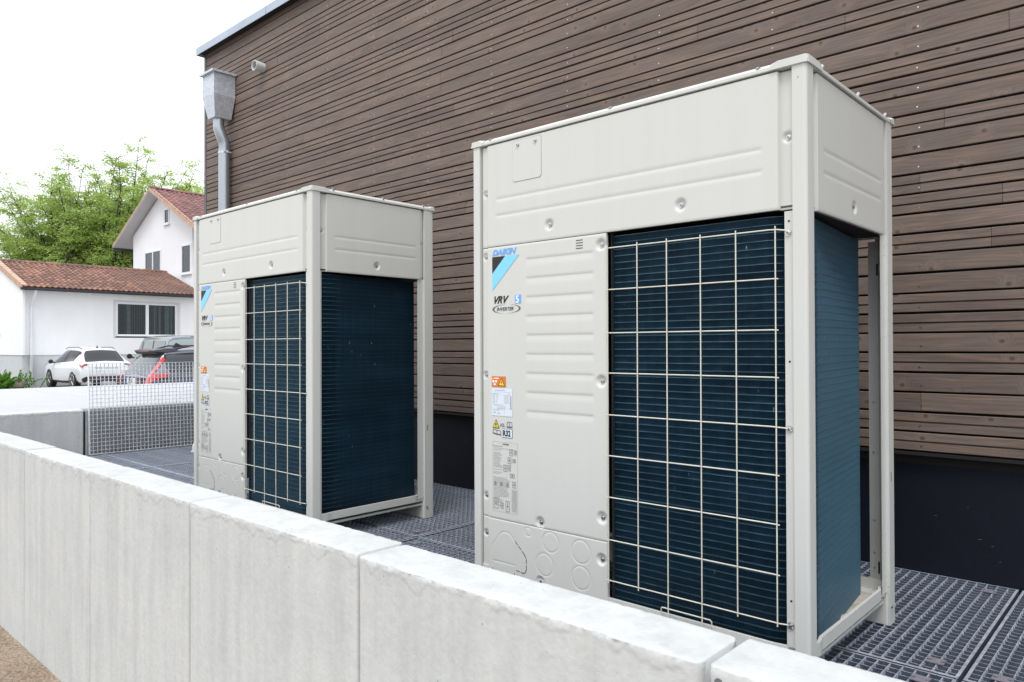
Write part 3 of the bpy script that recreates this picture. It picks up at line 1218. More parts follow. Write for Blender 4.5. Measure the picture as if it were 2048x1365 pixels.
def groove(a, b, c, w=0.0060, amp=0.0016):
    def f(u, v):
        e = np.clip((u-a)/0.012, 0, 1)*np.clip((b-u)/0.012, 0, 1)
        t = (v-c)/w
        return -amp*e*np.exp(-t*t)
    return f


def louvre(a, b, c, w=0.010, amp=0.0018):
    def f(u, v):
        e = np.clip((u-a)/0.010, 0, 1)*np.clip((b-u)/0.010, 0, 1)
        t = (v-c)/w
        prof = np.where(t > 0, np.exp(-(t*2.2)**2), np.exp(-(t*.75)**2))
        return -amp*e*prof
    return f


def stepf(a, h, side='lt'):
    def f(u, v):
        return np.where(u < a, h, 0.0) if side == 'lt' else np.where(u > a, h, 0.0)
    return f


def circle_groove(cu, cv, r, w=0.0022, amp=0.0016):
    def f(u, v):
        q = (np.sqrt((u-cu)**2+(v-cv)**2)-r)/w
        return -amp*np.exp(-q*q)
    return f


def poly_groove(pts, w=0.0020, amp=0.0014):
    def f(u, v):
        best = np.full_like(u, 9.0)
        for (ax, ay), (bx, by) in zip(pts[:-1], pts[1:]):
            dx, dy = bx-ax, by-ay
            t = np.clip(((u-ax)*dx+(v-ay)*dy)/(dx*dx+dy*dy), 0, 1)
            best = np.minimum(best, np.hypot(u-ax-t*dx, v-ay-t*dy))
        return -amp*np.exp(-(best/w)**2)
    return f


def bolt_mesh():
    mb = MB()
    n_ = 16
    mb.tube([(0, 0, 0), (0, -0.0012, 0)], 0.0080, 16)
    mb.tube([(0, -0.0012, 0), (0, -0.0050, 0)], 0.0056, 6)
    mb.tube([(0, -0.0050, 0), (0, -0.0056, 0)], [0.0046, 0.0030], 12)
    mb.cur = 1
    mb.box(-0.0026, 0.0026, -0.0059, -0.0054, -0.0006, 0.0006)
    mb.box(-0.0006, 0.0006, -0.0060, -0.0055, -0.0026, 0.0026)
    me = bpy.data.meshes.new('bolt')
    me.from_pydata(mb.v, [], mb.f)
    me.materials.append(ZINC)
    me.materials.append(DSLOT)
    me.polygons.foreach_set('material_index', mb.mi)
    return me


BOLT = bolt_mesh()


def bolt(x, y, z, parent, rz=0.0, sc=1.0, rx=0.0):
    o = link('bolt', BOLT, parent)
    o.location = (x-uo[0], y-uo[1], z-uo[2])
    o.rotation_euler = (rx, random.random()*0, rz)
    o.scale = (sc, sc, sc)
    return o


ZS1, ZS2 = 1.286, 0.300        # panel seams
# --- front upper panel
up_d = [(-0.872, 1.338), (-0.370, 1.339)]
ups = [dimple(*p, r=.0215, d=.008) for p in up_d]+[dimple(-1.181, 1.485, r=.016, d=.006), dimple(-0.0545, 1.481, r=.0175, d=.007)]
ups += [groove(-1.127, -0.117, 1.457), groove(-1.127, -0.117, 1.397), stepf(-1.164, -0.008), stepf(-0.077, -0.014, 'gt')]
upper = hpanel('upper_panel', -1.198, -0.038, ZS1+.0012, 1.6590, 0.0042, ups, front, extra_u=(-1.164, -0.077), extra_v=(1.457, 1.397))
for (x, z) in up_d:
    bolt(x, 0.0075, z, upper)
bolt(-1.181, .0135, 1.485, upper)
bolt(-0.0545, .0205, 1.481, upper)
# hatch on upper panel
hx0, hx1, hz0, hz1, hr = -1.037, -0.906, 1.508, 1.651, .010


def rrect(x0, x1, z0, z1, r, n=5):
    pts = []
    for (cx_, cz_, a0) in [(x1-r, z1-r, 0), (x0+r, z1-r, 90), (x0+r, z0+r, 180), (x1-r, z0+r, 270)]:
        for q in range(n+1):
            a = R(a0+90*q/n)
            pts.append((cx_+math.cos(a)*r, cz_+math.sin(a)*r))
    return pts


mb = MB()
mb.prism(rrect(hx0, hx1, hz0, hz1, hr), 1, -0.0016, 0.001)
hat = ub(mb, 'hatch_cover', PAINT)
mb = MB()
mb.prism(rrect(hx0-.0016, hx1+.0016, hz0-.0016, hz1+.0016, hr), 1, -0.0004, 0.0012)
ub(mb, 'hatch_gap', FAINTPR, hat)
for x in (-1.013, -0.932):
    mb = MB()
    mb.tube([(x, -.0016, 1.636), (x, -.0018, 1.636)], .013, 20)
    ub(mb, 'bolt_seat', PAINT2, hat)
    bolt(x, -0.0018, 1.636, hat)
# --- service panel
sv_d = [(-0.6575, 1.249), (-0.6575, 0.811), (-0.6575, 0.374), (-0.917, 0.318)]
svs = [dimple(*p, r=.0225, d=.0085) for p in sv_d]+[dimple(-1.183, z, r=.016, d=.006) for z in (1.254, .819, .376)]
svs += [louvre(-0.981, -0.684, 1.227-0.0665*q) for q in range(9)]+[stepf(-1.164, -0.008)]
serv = hpanel('service_panel', -1.198, -0.637, ZS2+.0010, ZS1-.0012, 0.0042, svs, front, extra_u=(-1.164,), extra_v=[1.227-0.0665*q for q in range(9)])
for (x, z) in sv_d:
    bolt(x, 0.008, z, serv)
for z in (1.254, .819, .376):
    bolt(-1.183, .0135, z, serv)
for q in range(4):
    mb = MB()
    z = 1.272-q*0.0088
    mb.box(-0.757, -0.729, -0.0006, 0.001, z-.0013, z+.0013)
    ub(mb, 'vent_slot', DSLOT, serv)
# --- lower panel
lo_f = [dimple(-0.660, .240, r=.0225, d=.0085), dimple(-0.917, .115, r=.0225, d=.008), dimple(-1.183, .239, r=.016, d=.006),
        stepf(-1.164, -.008)]
for (cx_, cz_, r_) in [(-0.972, .277, .0145), (-0.871, .258, .034), (-0.898, .177, .038), (-0.742, .249, .038), (-0.742, .164, .038)]:
    lo_f.append(circle_groove(cx_, cz_, r_))
lo_f.append(poly_groove([(-1.144, .129), (-1.144, .202), (-1.108, .247), (-1.090, .258), (-1.066, .258), (-1.052, .250), (-1.034, .232)]))
lo_f.append(poly_groove([(-1.144, .147), (-1.036, .147)]))
lower = hpanel('lower_panel', -1.198, -0.637, 0.088, ZS2-.0010, 0.0024, lo_f, front, extra_u=(-1.164,))
bolt(-0.660, .008, .240, lower)
bolt(-0.917, .008, .115, lower)
bolt(-1.183, .0135, .239, lower)
dash = [(-1.032, .233), (-0.990, .196), (-0.980, .180), (-0.980, .142), (-0.990, .128), (-1.030, .132)]
dn = MB()


def dashes(pts, on=.016, gap=.0055, w=.0011):
    for (ax, ay), (bx, by) in zip(pts[:-1], pts[1:]):
        ln = math.hypot(bx-ax, by-ay)
        t = 0
        while t < ln-.003:
            t2 = min(ln, t+on)
            p0 = (ax+(bx-ax)*t/ln, ay+(by-ay)*t/ln)
            p1 = (ax+(bx-ax)*t2/ln, ay+(by-ay)*t2/ln)
            nx_, ny_ = -(by-ay)/ln*w, (bx-ax)/ln*w
            dn.prism([(p0[0]+nx_, p0[1]+ny_), (p0[0]-nx_, p0[1]-ny_), (p1[0]-nx_, p1[1]-ny_), (p1[0]+nx_, p1[1]+ny_)], 1, -.0008, .0006)
            t = t2+gap


dashes(dash)
dashes([(-1.144, .120), (-1.144, .105)])
dashes([(-1.036, .120), (-1.036, .105)])
ub(dn, 'cut_slots', DSLOT, lower)

# --- side upper panel (+X)
sf = [dimple(0.382, 1.336, r=.0215, d=.008), groove(.125, .644, 1.457), groove(.125, .644, 1.396), stepf(.085, -.014), stepf(.672, -.010, 'gt'),
      dimple(.064, 1.481, r=.014, d=.006), dimple(.684, 1.481, r=.010, d=.004)]
sup_ = hpanel('upper_side_panel', 0.046, 0.693, ZS1, 1.6590, 0.0042, sf, lambda u, v, h: sidep(u, v, h-0.002), extra_u=(.085, .672), extra_v=(1.457, 1.396))
bolt(-.009, .382, 1.336, sup_, rz=math.pi/2)
bolt(-.0215, .064, 1.481, sup_, rz=math.pi/2)
bolt(-.0155, .684, 1.481, sup_, rz=math.pi/2)
mb = MB()
mb.box(-UW+.002, -UW+.006, .05, UD-.05, .12, 1.662)
ub(mb, 'left_side_panel', PAINT)
mb = MB()
mb.box(-UW+.04, -.04, UD-.012, UD-.006, ZS1, 1.662)
ub(mb, 'upper_back_panel', PAINT)

# --- corner posts


def post(cx_, cy_, sx, sy, wx, wy, chamfer=0.0):
    """L-shaped folded post: outer corner (cx_,cy_); arms run inwards sx, sy"""
    t = 0.0022
    r_ = 0.010
    pts = []
    # outer outline from the end of the x-arm round the corner to the end of the y-arm
    o_ = [(wx, 0)]
    if chamfer:
        o_ += [(chamfer, 0), (0, chamfer)]
    else:
        for q in range(7):
            a = R(90*q/6)
            o_.append((r_-r_*math.sin(a), r_-r_*math.cos(a)))
    o_ += [(0, wy)]
    i_ = [(t, wy), (t, t+chamfer*.4), (t+chamfer*.4, t), (wx, t)] if chamfer else [(t, wy), (t, t+r_*.6), (t+r_*.6, t), (wx, t)]
    # returns
    ret = 0.016
    full = [(wx, ret), (wx, 0)]+o_[1:-1]+[(0, wy), (ret, wy), (ret, wy-t), (t, wy-t)]+i_[1:-1]+[(wx-t, t), (wx-t, ret)]
    pts = [(cx_+sx*a, cy_+sy*b_) for a, b_ in full]
    if sx*sy < 0:
        pts = pts[::-1]
    mb = MB()
    n = len(pts)
    zs_ = (0.0, 1.6632)
    vs = [(p[0], p[1], z) for z in zs_ for p in pts]
    fs = [((i), (i+1) % n, n+(i+1) % n, n+i) for i in range(n)]
    mb.add(vs, fs)
    return mb


for (cx_, cy_, sx, sy, wx, wy, ch, nm) in [(0.0012, -0.0015, -1, 1, .0385, .0475, 0, 'corner_post'), (-UW-.001, -0.0015, 1, 1, .0380, .0475, 0, 'corner_post'),
                                           (0.0012, UD+.001, -1, -1, .055, .070, .022, 'corner_post'), (-UW-.001, UD+.001, 1, -1, .055, .070, .022, 'corner_post')]:
    p = ub(post(cx_, cy_, sx, sy, wx, wy, ch), nm, PAINT2, smooth=True)
    if cx_ > -.1 and cy_ > .5:
        mb = MB()
        mb.box(.0004, .0018, .7135, .7175, .472, .502)
        ub(mb, 'post_slot', DSLOT, p)
        bolt(0.002, .7095, .060, p, rz=math.pi/2, sc=.75)
        bolt(-.004, .700, .128, p, rz=math.pi/2, sc=.75)
    if cx_ > -.1 and cy_ < .1:
        mb = MB()
        mb.tube([(-.021, -.0012, 1.630), (-.021, -.0018, 1.630)], .0022, 10)
        ub(mb, 'post_hole', FAINTPR, p)
    if cx_ < -.5 and cy_ < .1:
        pass
# flanges beside the front grille opening
mb = MB()
mb.box(-.064, -.036, .0105, .0125, .055, ZS1-.004)
mb.box(-.064, -.0620, .0125, .030, .055, ZS1-.004)
fl = ub(mb, 'grille_flange', PAINT2)
for z in (1.255, .88, .244):
    mb = MB()
    mb.tube([(-.052, .0106, z), (-.052, .0098, z)], .0030, 12)
    ub(mb, 'flange_hole', DSLOT, fl)
for z in (1.224, .701, .179):
    bolt(-.0535, .0100, z, fl, sc=1.15)
bolt(-.0535, .0100, .092, fl, sc=.9)
# side flanges with small holes, and the rear flange seen through the opening
mb = MB()
mb.box(-.012, -.010, .046, .060, .11, ZS1)
sfl = ub(mb, 'side_flange', PAINT2)
for q in range(10):
    mb = MB()
    z = .2+q*.118
    mb.tube([(-.0102, .053, z), (-.0094, .053, z)], .0022, 8)
    ub(mb, 'flange_hole', DSLOT, sfl)
mb = MB()
mb.box(-.011, -.009, .655, .697, .11, ZS1)
sfl = ub(mb, 'side_flange', PAINT2)
for z in (1.25, 1.22, .95, .30, .24, .16):
    mb = MB()
    mb.tube([(-.0092, .690, z), (-.0084, .690, z)], .0022, 8)
    ub(mb, 'flange_hole', FAINTPR, sfl)
mb = MB()
mb.box(-.076, -.043, .748, .750, .10, ZS1-.01)
rfl = ub(mb, 'rear_flange', simple('ivory_inner_metal', (0.42, 0.42, 0.40), rough=.45, var=.05))
for z in (1.22, 1.16, .99, .73, .56, .33, .22, .17):
    bolt(-.061, .7475, z, rfl, sc=.42)
mb = MB()
mb.box(-.050, -.044, .7470, .7478, 1.16, 1.20)
mb.box(-.050, -.044, .7470, .7478, .15, .19)
ub(mb, 'flange_slots', DSLOT, rfl)

# --- top cap
z0, z1, zt2 = 1.6634, 1.6735, 1.6850
e = .0045
bx0, bx1, by0, by1 = -UW-e, e, -e, UD+e


def capring(ins, z):
    return [(bx0+ins, by0+ins, z), (bx1-ins, by0+ins, z), (bx1-ins, by1-ins, z), (bx0+ins, by1-ins, z)]


mb = MB()
mb.add(capring(.0015, z0)+capring(0, z0+.002)+capring(0, z1)+capring(.014, zt2)+capring(.05, zt2), [])
k4 = []
for a in range(4):
    for q in range(4):
        k4.append((a*4+q, a*4+(q+1) % 4, (a+1)*4+(q+1) % 4, (a+1)*4+q))
k4.append((16, 17, 18, 19))
k4.append((3, 2, 1, 0))
mb.f = k4
mb.mi = [0]*len(k4)
cap = ub(mb, 'top_cap', PAINT2)
cl, cw = 0.118, .0030
for (cx_, cy_, sx, sy, lx, ly) in [(bx1, by0, -1, 1, .100, .105), (bx0, by0, 1, 1, .062, .07), (bx1, by1, -1, -1, .055, .045), (bx0, by1, 1, -1, .07, .06)]:
    # raised corner bracket: thick L with bevelled ends
    mb = MB()
    t = .0022
    rr = .010
    zt3 = zt2+.0025

    def outl(off, n=6):
        pts_ = [(lx, off)]
        for q in range(n+1):
            a = R(90*q/n)
            pts_.append((rr-(rr-off)*math.sin(a), rr-(rr-off)*math.cos(a)))
        pts_.append((off, ly))
        return pts_
    lo_ = outl(-t)
    hi_ = outl(-t)
    top_ = outl(.006)
    n = len(lo_)
    vs = []
    for ring_i, (o_, z) in enumerate([(lo_, z0+.001), (hi_, zt3-.003), (top_, zt3+.0005), (outl(.03), zt3+.0005)]):
        for q, (a, b_) in enumerate(o_):
            if ring_i >= 1 and q in (0, n-1):      # bevel the ends
                if q == 0:
                    a -= .022
                else:
                    b_ -= .022
            vs.append((cx_+sx*a, cy_+sy*b_, z))
    fs = []
    for ri in range(3):
        for q in range(n-1):
            f = (ri*n+q, ri*n+q+1, (ri+1)*n+q+1, (ri+1)*n+q)
            fs.append(f if sx*sy > 0 else f[::-1])
    # sloped end faces down to the cap
    for q, dx_, dy_ in ((0, 1, 0), (n-1, 0, 1)):
        k_ = len(vs)
        a, b_ = lo_[q]
        base_in = (lx, .03) if q == 0 else (.03, ly)
        vs.append((cx_+sx*base_in[0], cy_+sy*base_in[1], zt2+.0003))
        mid = (lx, .012) if q == 0 else (.012, ly)
        vs.append((cx_+sx*mid[0], cy_+sy*mid[1], zt2+.0003))
        vs.append((cx_+sx*a, cy_+sy*b_, z1))
        fs.append((k_, 3*n+q, 2*n+q, k_+1))
        fs.append((k_+1, 2*n+q, n+q, k_+2))
        fs.append((k_+2, n+q, q))
    mb.add(vs, fs)
    ub(mb, 'corner_bracket', PAINT2, cap, smooth=True)
for x in (-1.152, -.62, -.132, -.87):
    b_ = bolt(x, by0+.008, 1.681, cap, rx=-R(55), sc=.85) if x != -.87 else None
for y in (.12, .42, .69):
    mb = MB()
    mb.tube([(bx1-.010, y, 1.677), (bx1-.003, y, 1.689)], [.0075, .0055], 8)
    ub(mb, 'bolt_head', ZINC, cap)
for x in (-.90, -.34):
    mb = MB()
    for q in range(9):
        r_ = .04+q*.026
        mb.tube([(x+r_*math.cos(R(15*a)), .38+r_*math.sin(R(15*a)), 1.692) for a in range(25)], .002, 5, cap=False)
    for q in range(8):
        a = R(45*q)
        mb.tube([(x+.03*math.cos(a), .38+.03*math.sin(a), 1.690), (x+.26*math.cos(a), .38+.26*math.sin(a), 1.688)], .002, 5)
    ub(mb, 'fan_guard', WIREM)
    mb = MB()
    mb.tube([(x, .38, 1.6852), (x, .38, 1.6866)], .255, 40)
    ub(mb, 'fan_opening', DARK)

# --- interior dark deck, compartment wall
mb = MB()
mb.box(-UW+.03, -.012, .014, UD-.016, ZS1+.006, ZS1+.012)
mb.box(-.632, -.628, .02, UD-.03, .11, ZS1)
mb.box(-UW+.03, -.63, UD-.03, UD-.026, .11, ZS1)
mb.box(-.60, -.19, .09, .095, .11, ZS1)
mb.box(-.190, -.186, .12, .66, .11, ZS1)
ub(mb, 'inner_casing', DARK)

# --- L-shaped coil
pl_ = []
xs_ = np.linspace(-.630, -.132, 46)
for x in xs_:
    pl_.append((x, .030, 0, -1))
TA = 96
for q in range(1, 13):
    a = R(TA*q/12)
    pl_.append((-.132+.10*math.sin(a), .130-.10*math.cos(a), math.sin(a), -math.cos(a)))
ax_, ay_ = pl_[-1][0], pl_[-1][1]
nx_s, ny_s = math.sin(R(TA)), -math.cos(R(TA))
for t in np.linspace(.02, 1, 46):
    pl_.append((ax_-ny_s*t*.560, ay_+nx_s*t*.560, nx_s, ny_s))
cex, cey = pl_[-1][0], pl_[-1][1]
pl_ = np.array(pl_)
s_len = np.concatenate([[0], np.cumsum(np.hypot(np.diff(pl_[:, 0]), np.diff(pl_[:, 1])))])
# end return into the depth of the coil
end = [(-.105, .692, 0, 1), (-.128, .692, 0, 1)]
zlist, outl_, isr = [], [], []
zc = .085
pitch_z = .0213
nrow = int((1.285-zc)/pitch_z)
for q in range(nrow):
    zb2 = zc+q*pitch_z
    for (dz, o_) in ((0.0, -.0006), (.0012, 0), (.0168, 0), (.0180, .0014), (.0194, .0016), (.0204, .0010)):
        zlist.append(zb2+dz)
        outl_.append(o_)
zlist, outl_ = np.array(zlist), np.array(outl_)
nP, nZ = len(pl_), len(zlist)
# slight waviness of the fins
wav = 0.0003*rng.normal(0, 1, (nP, nZ))*(np.arange(nP) < 50)[:, None]
side_f = np.where(np.arange(nP) > 58, .12, 1.0)
XX = pl_[:, 0][:, None]+pl_[:, 2][:, None]*(outl_[None, :]*side_f[:, None]+wav)
YY = pl_[:, 1][:, None]+pl_[:, 3][:, None]*(outl_[None, :]*side_f[:, None]+wav)
ZZ = np.repeat(zlist[None, :], nP, 0)
V = np.stack([XX.ravel(), YY.ravel(), ZZ.ravel()], 1)-np.array(uo)
i = (np.arange(nP-1)[:, None]*nZ+np.arange(nZ-1)[None, :])
F = np.stack([i.ravel(), (i+nZ).ravel(), (i+nZ+1).ravel(), (i+1).ravel()], 1)
zi = np.tile(np.arange(nZ-1), nP-1)
mi = np.where(zi % 6 == 3, 1, 0)
uv = np.stack([np.repeat(s_len, nZ), ZZ.ravel()], 1)
mi = np.where((mi == 1) & (np.repeat(np.arange(nP-1), nZ-1) > 60), 2, mi)
coil = npmesh('coil', V, F, [COILM, COILR, COILS], unit, smooth=False, mi=mi, uv=uv)
mb = MB()
mb.box(cex-.044, cex-.0015, cey+.0005, cey+.0025, .085, 1.284)
ub(mb, 'coil_end_plate', simple('coil_end_teal', (.05, .10, .13), rough=.5), unit)
mb = MB()
mb.box(-.60, -.225, .700, .722, .11, ZS1)
ub(mb, 'rear_coil', COILM)

# --- wire grille
WX = [-0.6235, -0.513, -0.410, -0.300, -0.192, -0.080]
WZ = [1.234, 1.102, .965, .838, .706, .577, .446, .312, .184]
for i_, x in enumerate(WX):
    zb2 = .121 if i_ in (2, 3) else .176
    mb = MB()
    mb.tube([(x, -.0130, zb2), (x, -.0130, 1.242)], .0019, 8)
    ub(mb, 'grille_wire', WIREM, smooth=True)
for i_, z in enumerate(WZ):
    mb = MB()
    pts_ = [(-.632, -.0088, z), (-.090, -.0088, z), (-.0745, -.0085, z-.0008)]
    if i_ in (0, 4, 8):
        pts_ = [(-.632, -.0088, z), (-.098, -.0088, z), (-.078, -.0070, z-.001), (-.062, .004, z-.003), (-.050, .0065, z-.006), (-.047, .0065, z-.010)]
    mb.tube(pts_, .0019, 8)
    ub(mb, 'grille_wire', WIREM, smooth=True)
mb = MB()
mb.tube([(-.436, -.004, .108), (-.436, -.010, .140), (-.431, -.0115, .145), (-.277, -.0115, .145), (-.272, -.010, .140), (-.274, -.004, .108)], .0019, 8)
ub(mb, 'wire_handle', WIREM, smooth=True)

# --- base tray, rim, feet
mb = MB()
rim = [(-1.20, .004), (-.100, .004), (-.060, .0105), (-.036, .0105)]
for (a, b_) in zip(rim[:-1], rim[1:]):
    mb.add([(a[0], a[1], .078), (b_[0], b_[1], .078), (b_[0], b_[1], .122), (a[0], a[1], .122), (a[0], a[1]+.010, .122), (b_[0], b_[1]+.010, .122)],
           [(0, 1, 2, 3), (3, 2, 5, 4)])
ub(mb, 'front_rim', PAINT2)
mb = MB()
rim = [(-.004, .046), (-.0035, .088), (-.010, .118), (-.0105, .640), (-.020, .668), (-.014, .694)]
vs, fs = [], []
for (a, b_) in rim:
    vs += [(a-.002, b_, .094), (a, b_, .094), (a, b_, .129), (a-.009, b_, .1295), (a-.009, b_, .105)]
for q in range(len(rim)-1):
    for s_ in range(4):
        fs.append((q*5+s_, (q+1)*5+s_, (q+1)*5+s_+1, q*5+s_+1))
mb.add(vs, fs)
ub(mb, 'side_rim', PAINT2)
# tray floor with pressed ribs and stains
ty, tx = np.meshgrid(np.linspace(.016, .748, 120), np.linspace(-.62, -.014, 100))
tz = .0845+.0*tx
tz += .010*np.clip((tx+.040)/.03, 0, 1)
for yy in (.17, .30, .43, .56):
    tz += .010*np.exp(-((ty-yy)/.020)**4)*np.clip((tx+.075)/.015, 0, 1)
tz += .0015*rng.random(tx.shape)*0
V = np.stack([tx.ravel(), ty.ravel(), tz.ravel()], 1)-np.array(uo)
ii = (np.arange(99)[:, None]*120+np.arange(119)[None, :]).ravel()
F = np.stack([ii, ii+120, ii+121, ii+1], 1)
npmesh('base_tray', V, F, TRAYM, unit, smooth=True)
mb = MB()
mb.box(-.62, -.014, .745, .748, .080, .130)
mb.box(-.61, -.02, .05, .74, .070, .080)
ub(mb, 'tray_frame', PAINT2)


def foot(y0, y1, yface):
    mb = MB()
    # channel with cut-outs: face pieces, flanges
    xs2 = [(-1.20, -1.08), (-.90, -.76), (-.50, -.36), (-.190, -.0105)]
    for a, b_ in xs2:
        mb.box(a, b_, yface-.001, yface+.001, .004, .092)
    for (a, b_) in [(-1.08, -.90), (-.76, -.50), (-.36, -.190)]:
        mb.box(a, b_, yface-.001, yface+.001, .004, .026)
        mb.box(a, b_, yface-.001, yface+.001, .080, .092)
    mb.box(-1.20, -.0105, y0, y1, 0.001, .0035)
    mb.box(-1.20, -.0105, y0, y1, .0925, .0945)
    return mb


ub(foot(.694, .760, .695), 'foot_rail', PAINT2)
ub(foot(.012, .070, .069), 'foot_rail', PAINT2)
mb = MB()
mb.add([(-.0105, .694, .0), (.0, .700, .0), (.0, .700, .10), (-.0105, .694, .10)], [(0, 1, 2, 3)])
ub(mb, 'foot_gusset', PAINT2)

# --- printing on the service panel
YP = -0.0009


def pf_(x0_, z0_, d0=0.0):
    return lambda x, y, z: (x0_+x-uo[0], YP-d0-z-uo[1], z0_+y-uo[2])


def flat(pts, mat, name, parent=serv, d=0.0, th=0.0004):
    mb_ = MB()
    mb_.prism(pts, 1, YP-d-th, YP-d)
    return ub(mb_, name, mat, parent)


def frect(x0_, x1_, z0_, z1_, mat, name, parent=serv, d=0.0):
    return flat([(x0_, z0_), (x1_, z0_), (x1_, z1_), (x0_, z1_)], mat, name, parent, d)


emb = flat([(-1.140, 1.249), (-1.140, 1.188), (-1.075, 1.249)], BLACKM, 'brand_emblem')
flat([(-1.140, 1.188), (-1.140, 1.127), (-1.008, 1.249), (-1.075, 1.249)], CYAN, 'emblem_stripe', emb)
text_mesh('brand_lettering', 'DAIKIN', .0285, BLUEPR, pf_(-1.1405, 1.2545), serv, shear=.35, bold=.0011, stretch=1.17, spacing=1.0)
text_mesh('series_lettering', 'VRV', .036, BLACKM, pf_(-1.139, 1.080), serv, shear=.42, bold=.0012, stretch=1.04)
nb_ = frect(-1.030, -1.001, 1.0765, 1.1065, BLUEPR, 'number_square')
text_mesh('number_lettering', '5', .036, WHITEPR, pf_(-1.0262, 1.0785, .0005), nb_, bold=.0010, stretch=1.0)
text_mesh('inverter_lettering', 'INVERTER', .0175, GREYPR, pf_(-1.1195, 1.0525), serv, shear=.28, bold=.0003, stretch=1.06)
arc = MB()
for sgn, a0, a1 in ((1, 95, 255), (1, -85, 75)):
    n = 22
    po, pi_ = [], []
    for q in range(n+1):
        a = R(a0+(a1-a0)*q/n)
        w_ = .0055*math.sin(math.pi*q/n)**1.3
        po.append((-1.071+.069*math.cos(a), 1.0585+.0165*math.sin(a)))
        pi_.append((-1.071+(.069-w_*1.6)*math.cos(a), 1.0585+(.0165-w_*.25-.0004)*math.sin(a)))
    for q in range(n):
        arc.prism([po[q], po[q+1], pi_[q+1], pi_[q]], 1, YP-.0003, YP)
ub(arc, 'inverter_ring', GREYPR, serv)
# orange warning label
ol = frect(-1.144, -1.075, .777, .816, ORANGE, 'warning_label')
flat([(-1.112, .781), (-1.079, .781), (-1.0955, .811)], BLACKM, 'warning_triangle', ol, .0004)
flat([(-1.108, .7833), (-1.083, .7833), (-1.0955, .8065)], YELLOW, 'triangle_fill', ol, .0008)
flat([(-1.0965, .786), (-1.093, .795), (-1.0955, .795), (-1.094, .803), (-1.099, .793), (-1.0960, .793)], BLACKM, 'triangle_sign', ol, .0012)
flat([(-1.141, .806), (-1.134, .806), (-1.1375, .8125)], YELLOW, 'small_triangle', ol, .0004)
frect(-1.131, -1.109, .8065, .8105, WHITEPR, 'label_print', ol, .0004)
for (cx_, cz_, w_, h_) in [(-1.136, .797, .005, .0045), (-1.122, .7975, .005, .004), (-1.129, .7865, .006, .003)]:
    flat(rrect(cx_-w_, cx_+w_, cz_-h_, cz_+h_, .0025, 3), WHITEPR, 'label_sign', ol, .0004)
# white rating plate
wl = frect(-1.144, -1.043, .6735, .7725, LABELW, 'rating_plate')
pr_ = MB()
rp2 = random.Random(3)


def line(mbx, x0_, x1_, z, h_=.0013, d=.0004, broken=True):
    x = x0_
    while x < x1_:
        w_ = rp2.uniform(.002, .007) if broken else x1_-x0_
        mbx.prism([(x, z), (min(x+w_, x1_), z), (min(x+w_, x1_), z+h_), (x, z+h_)], 1, YP-d-.0003, YP-d)
        x += w_+rp2.uniform(.0006, .0014)


line(pr_, -1.130, -1.078, .7645, .0022)
line(pr_, -1.130, -1.052, .7588, .0008)
line(pr_, -1.140, -1.112, .7515, .0024)
line(pr_, -1.064, -1.052, .7515, .0014)
for q in range(7):
    z = .7455-q*.0045
    line(pr_, -1.140, -1.127, z, .0014)
    line(pr_, -1.121, -1.111-q*.001, z, .0014)
    line(pr_, -1.083, -1.060, z, .0013)
for q in range(6):
    line(pr_, -1.132 if q < 2 else -1.117, -1.085+rp2.uniform(-.012, .012), .7135-q*.0038, .0009)
for (a, b_, c, d_) in [(-1.143, -1.056, .7485, .7490), (-1.143, -1.056, .7000, .7004), (-1.056, -1.0556, .7000, .7485), (-1.080, -1.0796, .6745, .7000), (-1.143, -1.116, .7130, .7134)]:
    pr_.prism([(a, c), (b_, c), (b_, d_), (a, d_)], 1, YP-.0007, YP-.0004)
line(pr_, -1.139, -1.108, .6925, .0022)
line(pr_, -1.139, -1.122, .6830, .0032)
pr_.prism([(-1.113, .680), (-1.105, .680), (-1.109, .6875)], 1, YP-.0007, YP-.0004)
ub(pr_, 'plate_print', FAINTPR, wl, kind='stuff')
bc = MB()
z = .698
while z < .746:
    t_ = rp2.uniform(.0005, .0016)
    bc.prism([(-1.0520, z), (-1.0475, z), (-1.0475, z+t_), (-1.0520, z+t_)], 1, YP-.0007, YP-.0004)
    z += t_+rp2.uniform(.0004, .0010)
ub(bc, 'bar_code', GREYPR, wl)
# flammable sign, A2L, books, R32 box
yt = flat([(-1.141, .6275), (-1.106, .6275), (-1.1235, .6600)], BLACKM, 'flame_triangle')
flat([(-1.1365, .6302), (-1.1105, .6302), (-1.1235, .6545)], YELLOW, 'triangle_fill', yt, .0004)
flat([(-1.1255, .637), (-1.1215, .637), (-1.1195, .641), (-1.1215, .6465), (-1.1235, .6435), (-1.1245, .648), (-1.1275, .6415)], BLACKM, 'flame_sign', yt, .0008)
frect(-1.130, -1.117, .6325, .6340, BLACKM, 'flame_base', yt, .0008)
text_mesh('refrigerant_class', 'A2L', .0175, GREYPR, pf_(-1.1035, .6350), serv, stretch=.80)


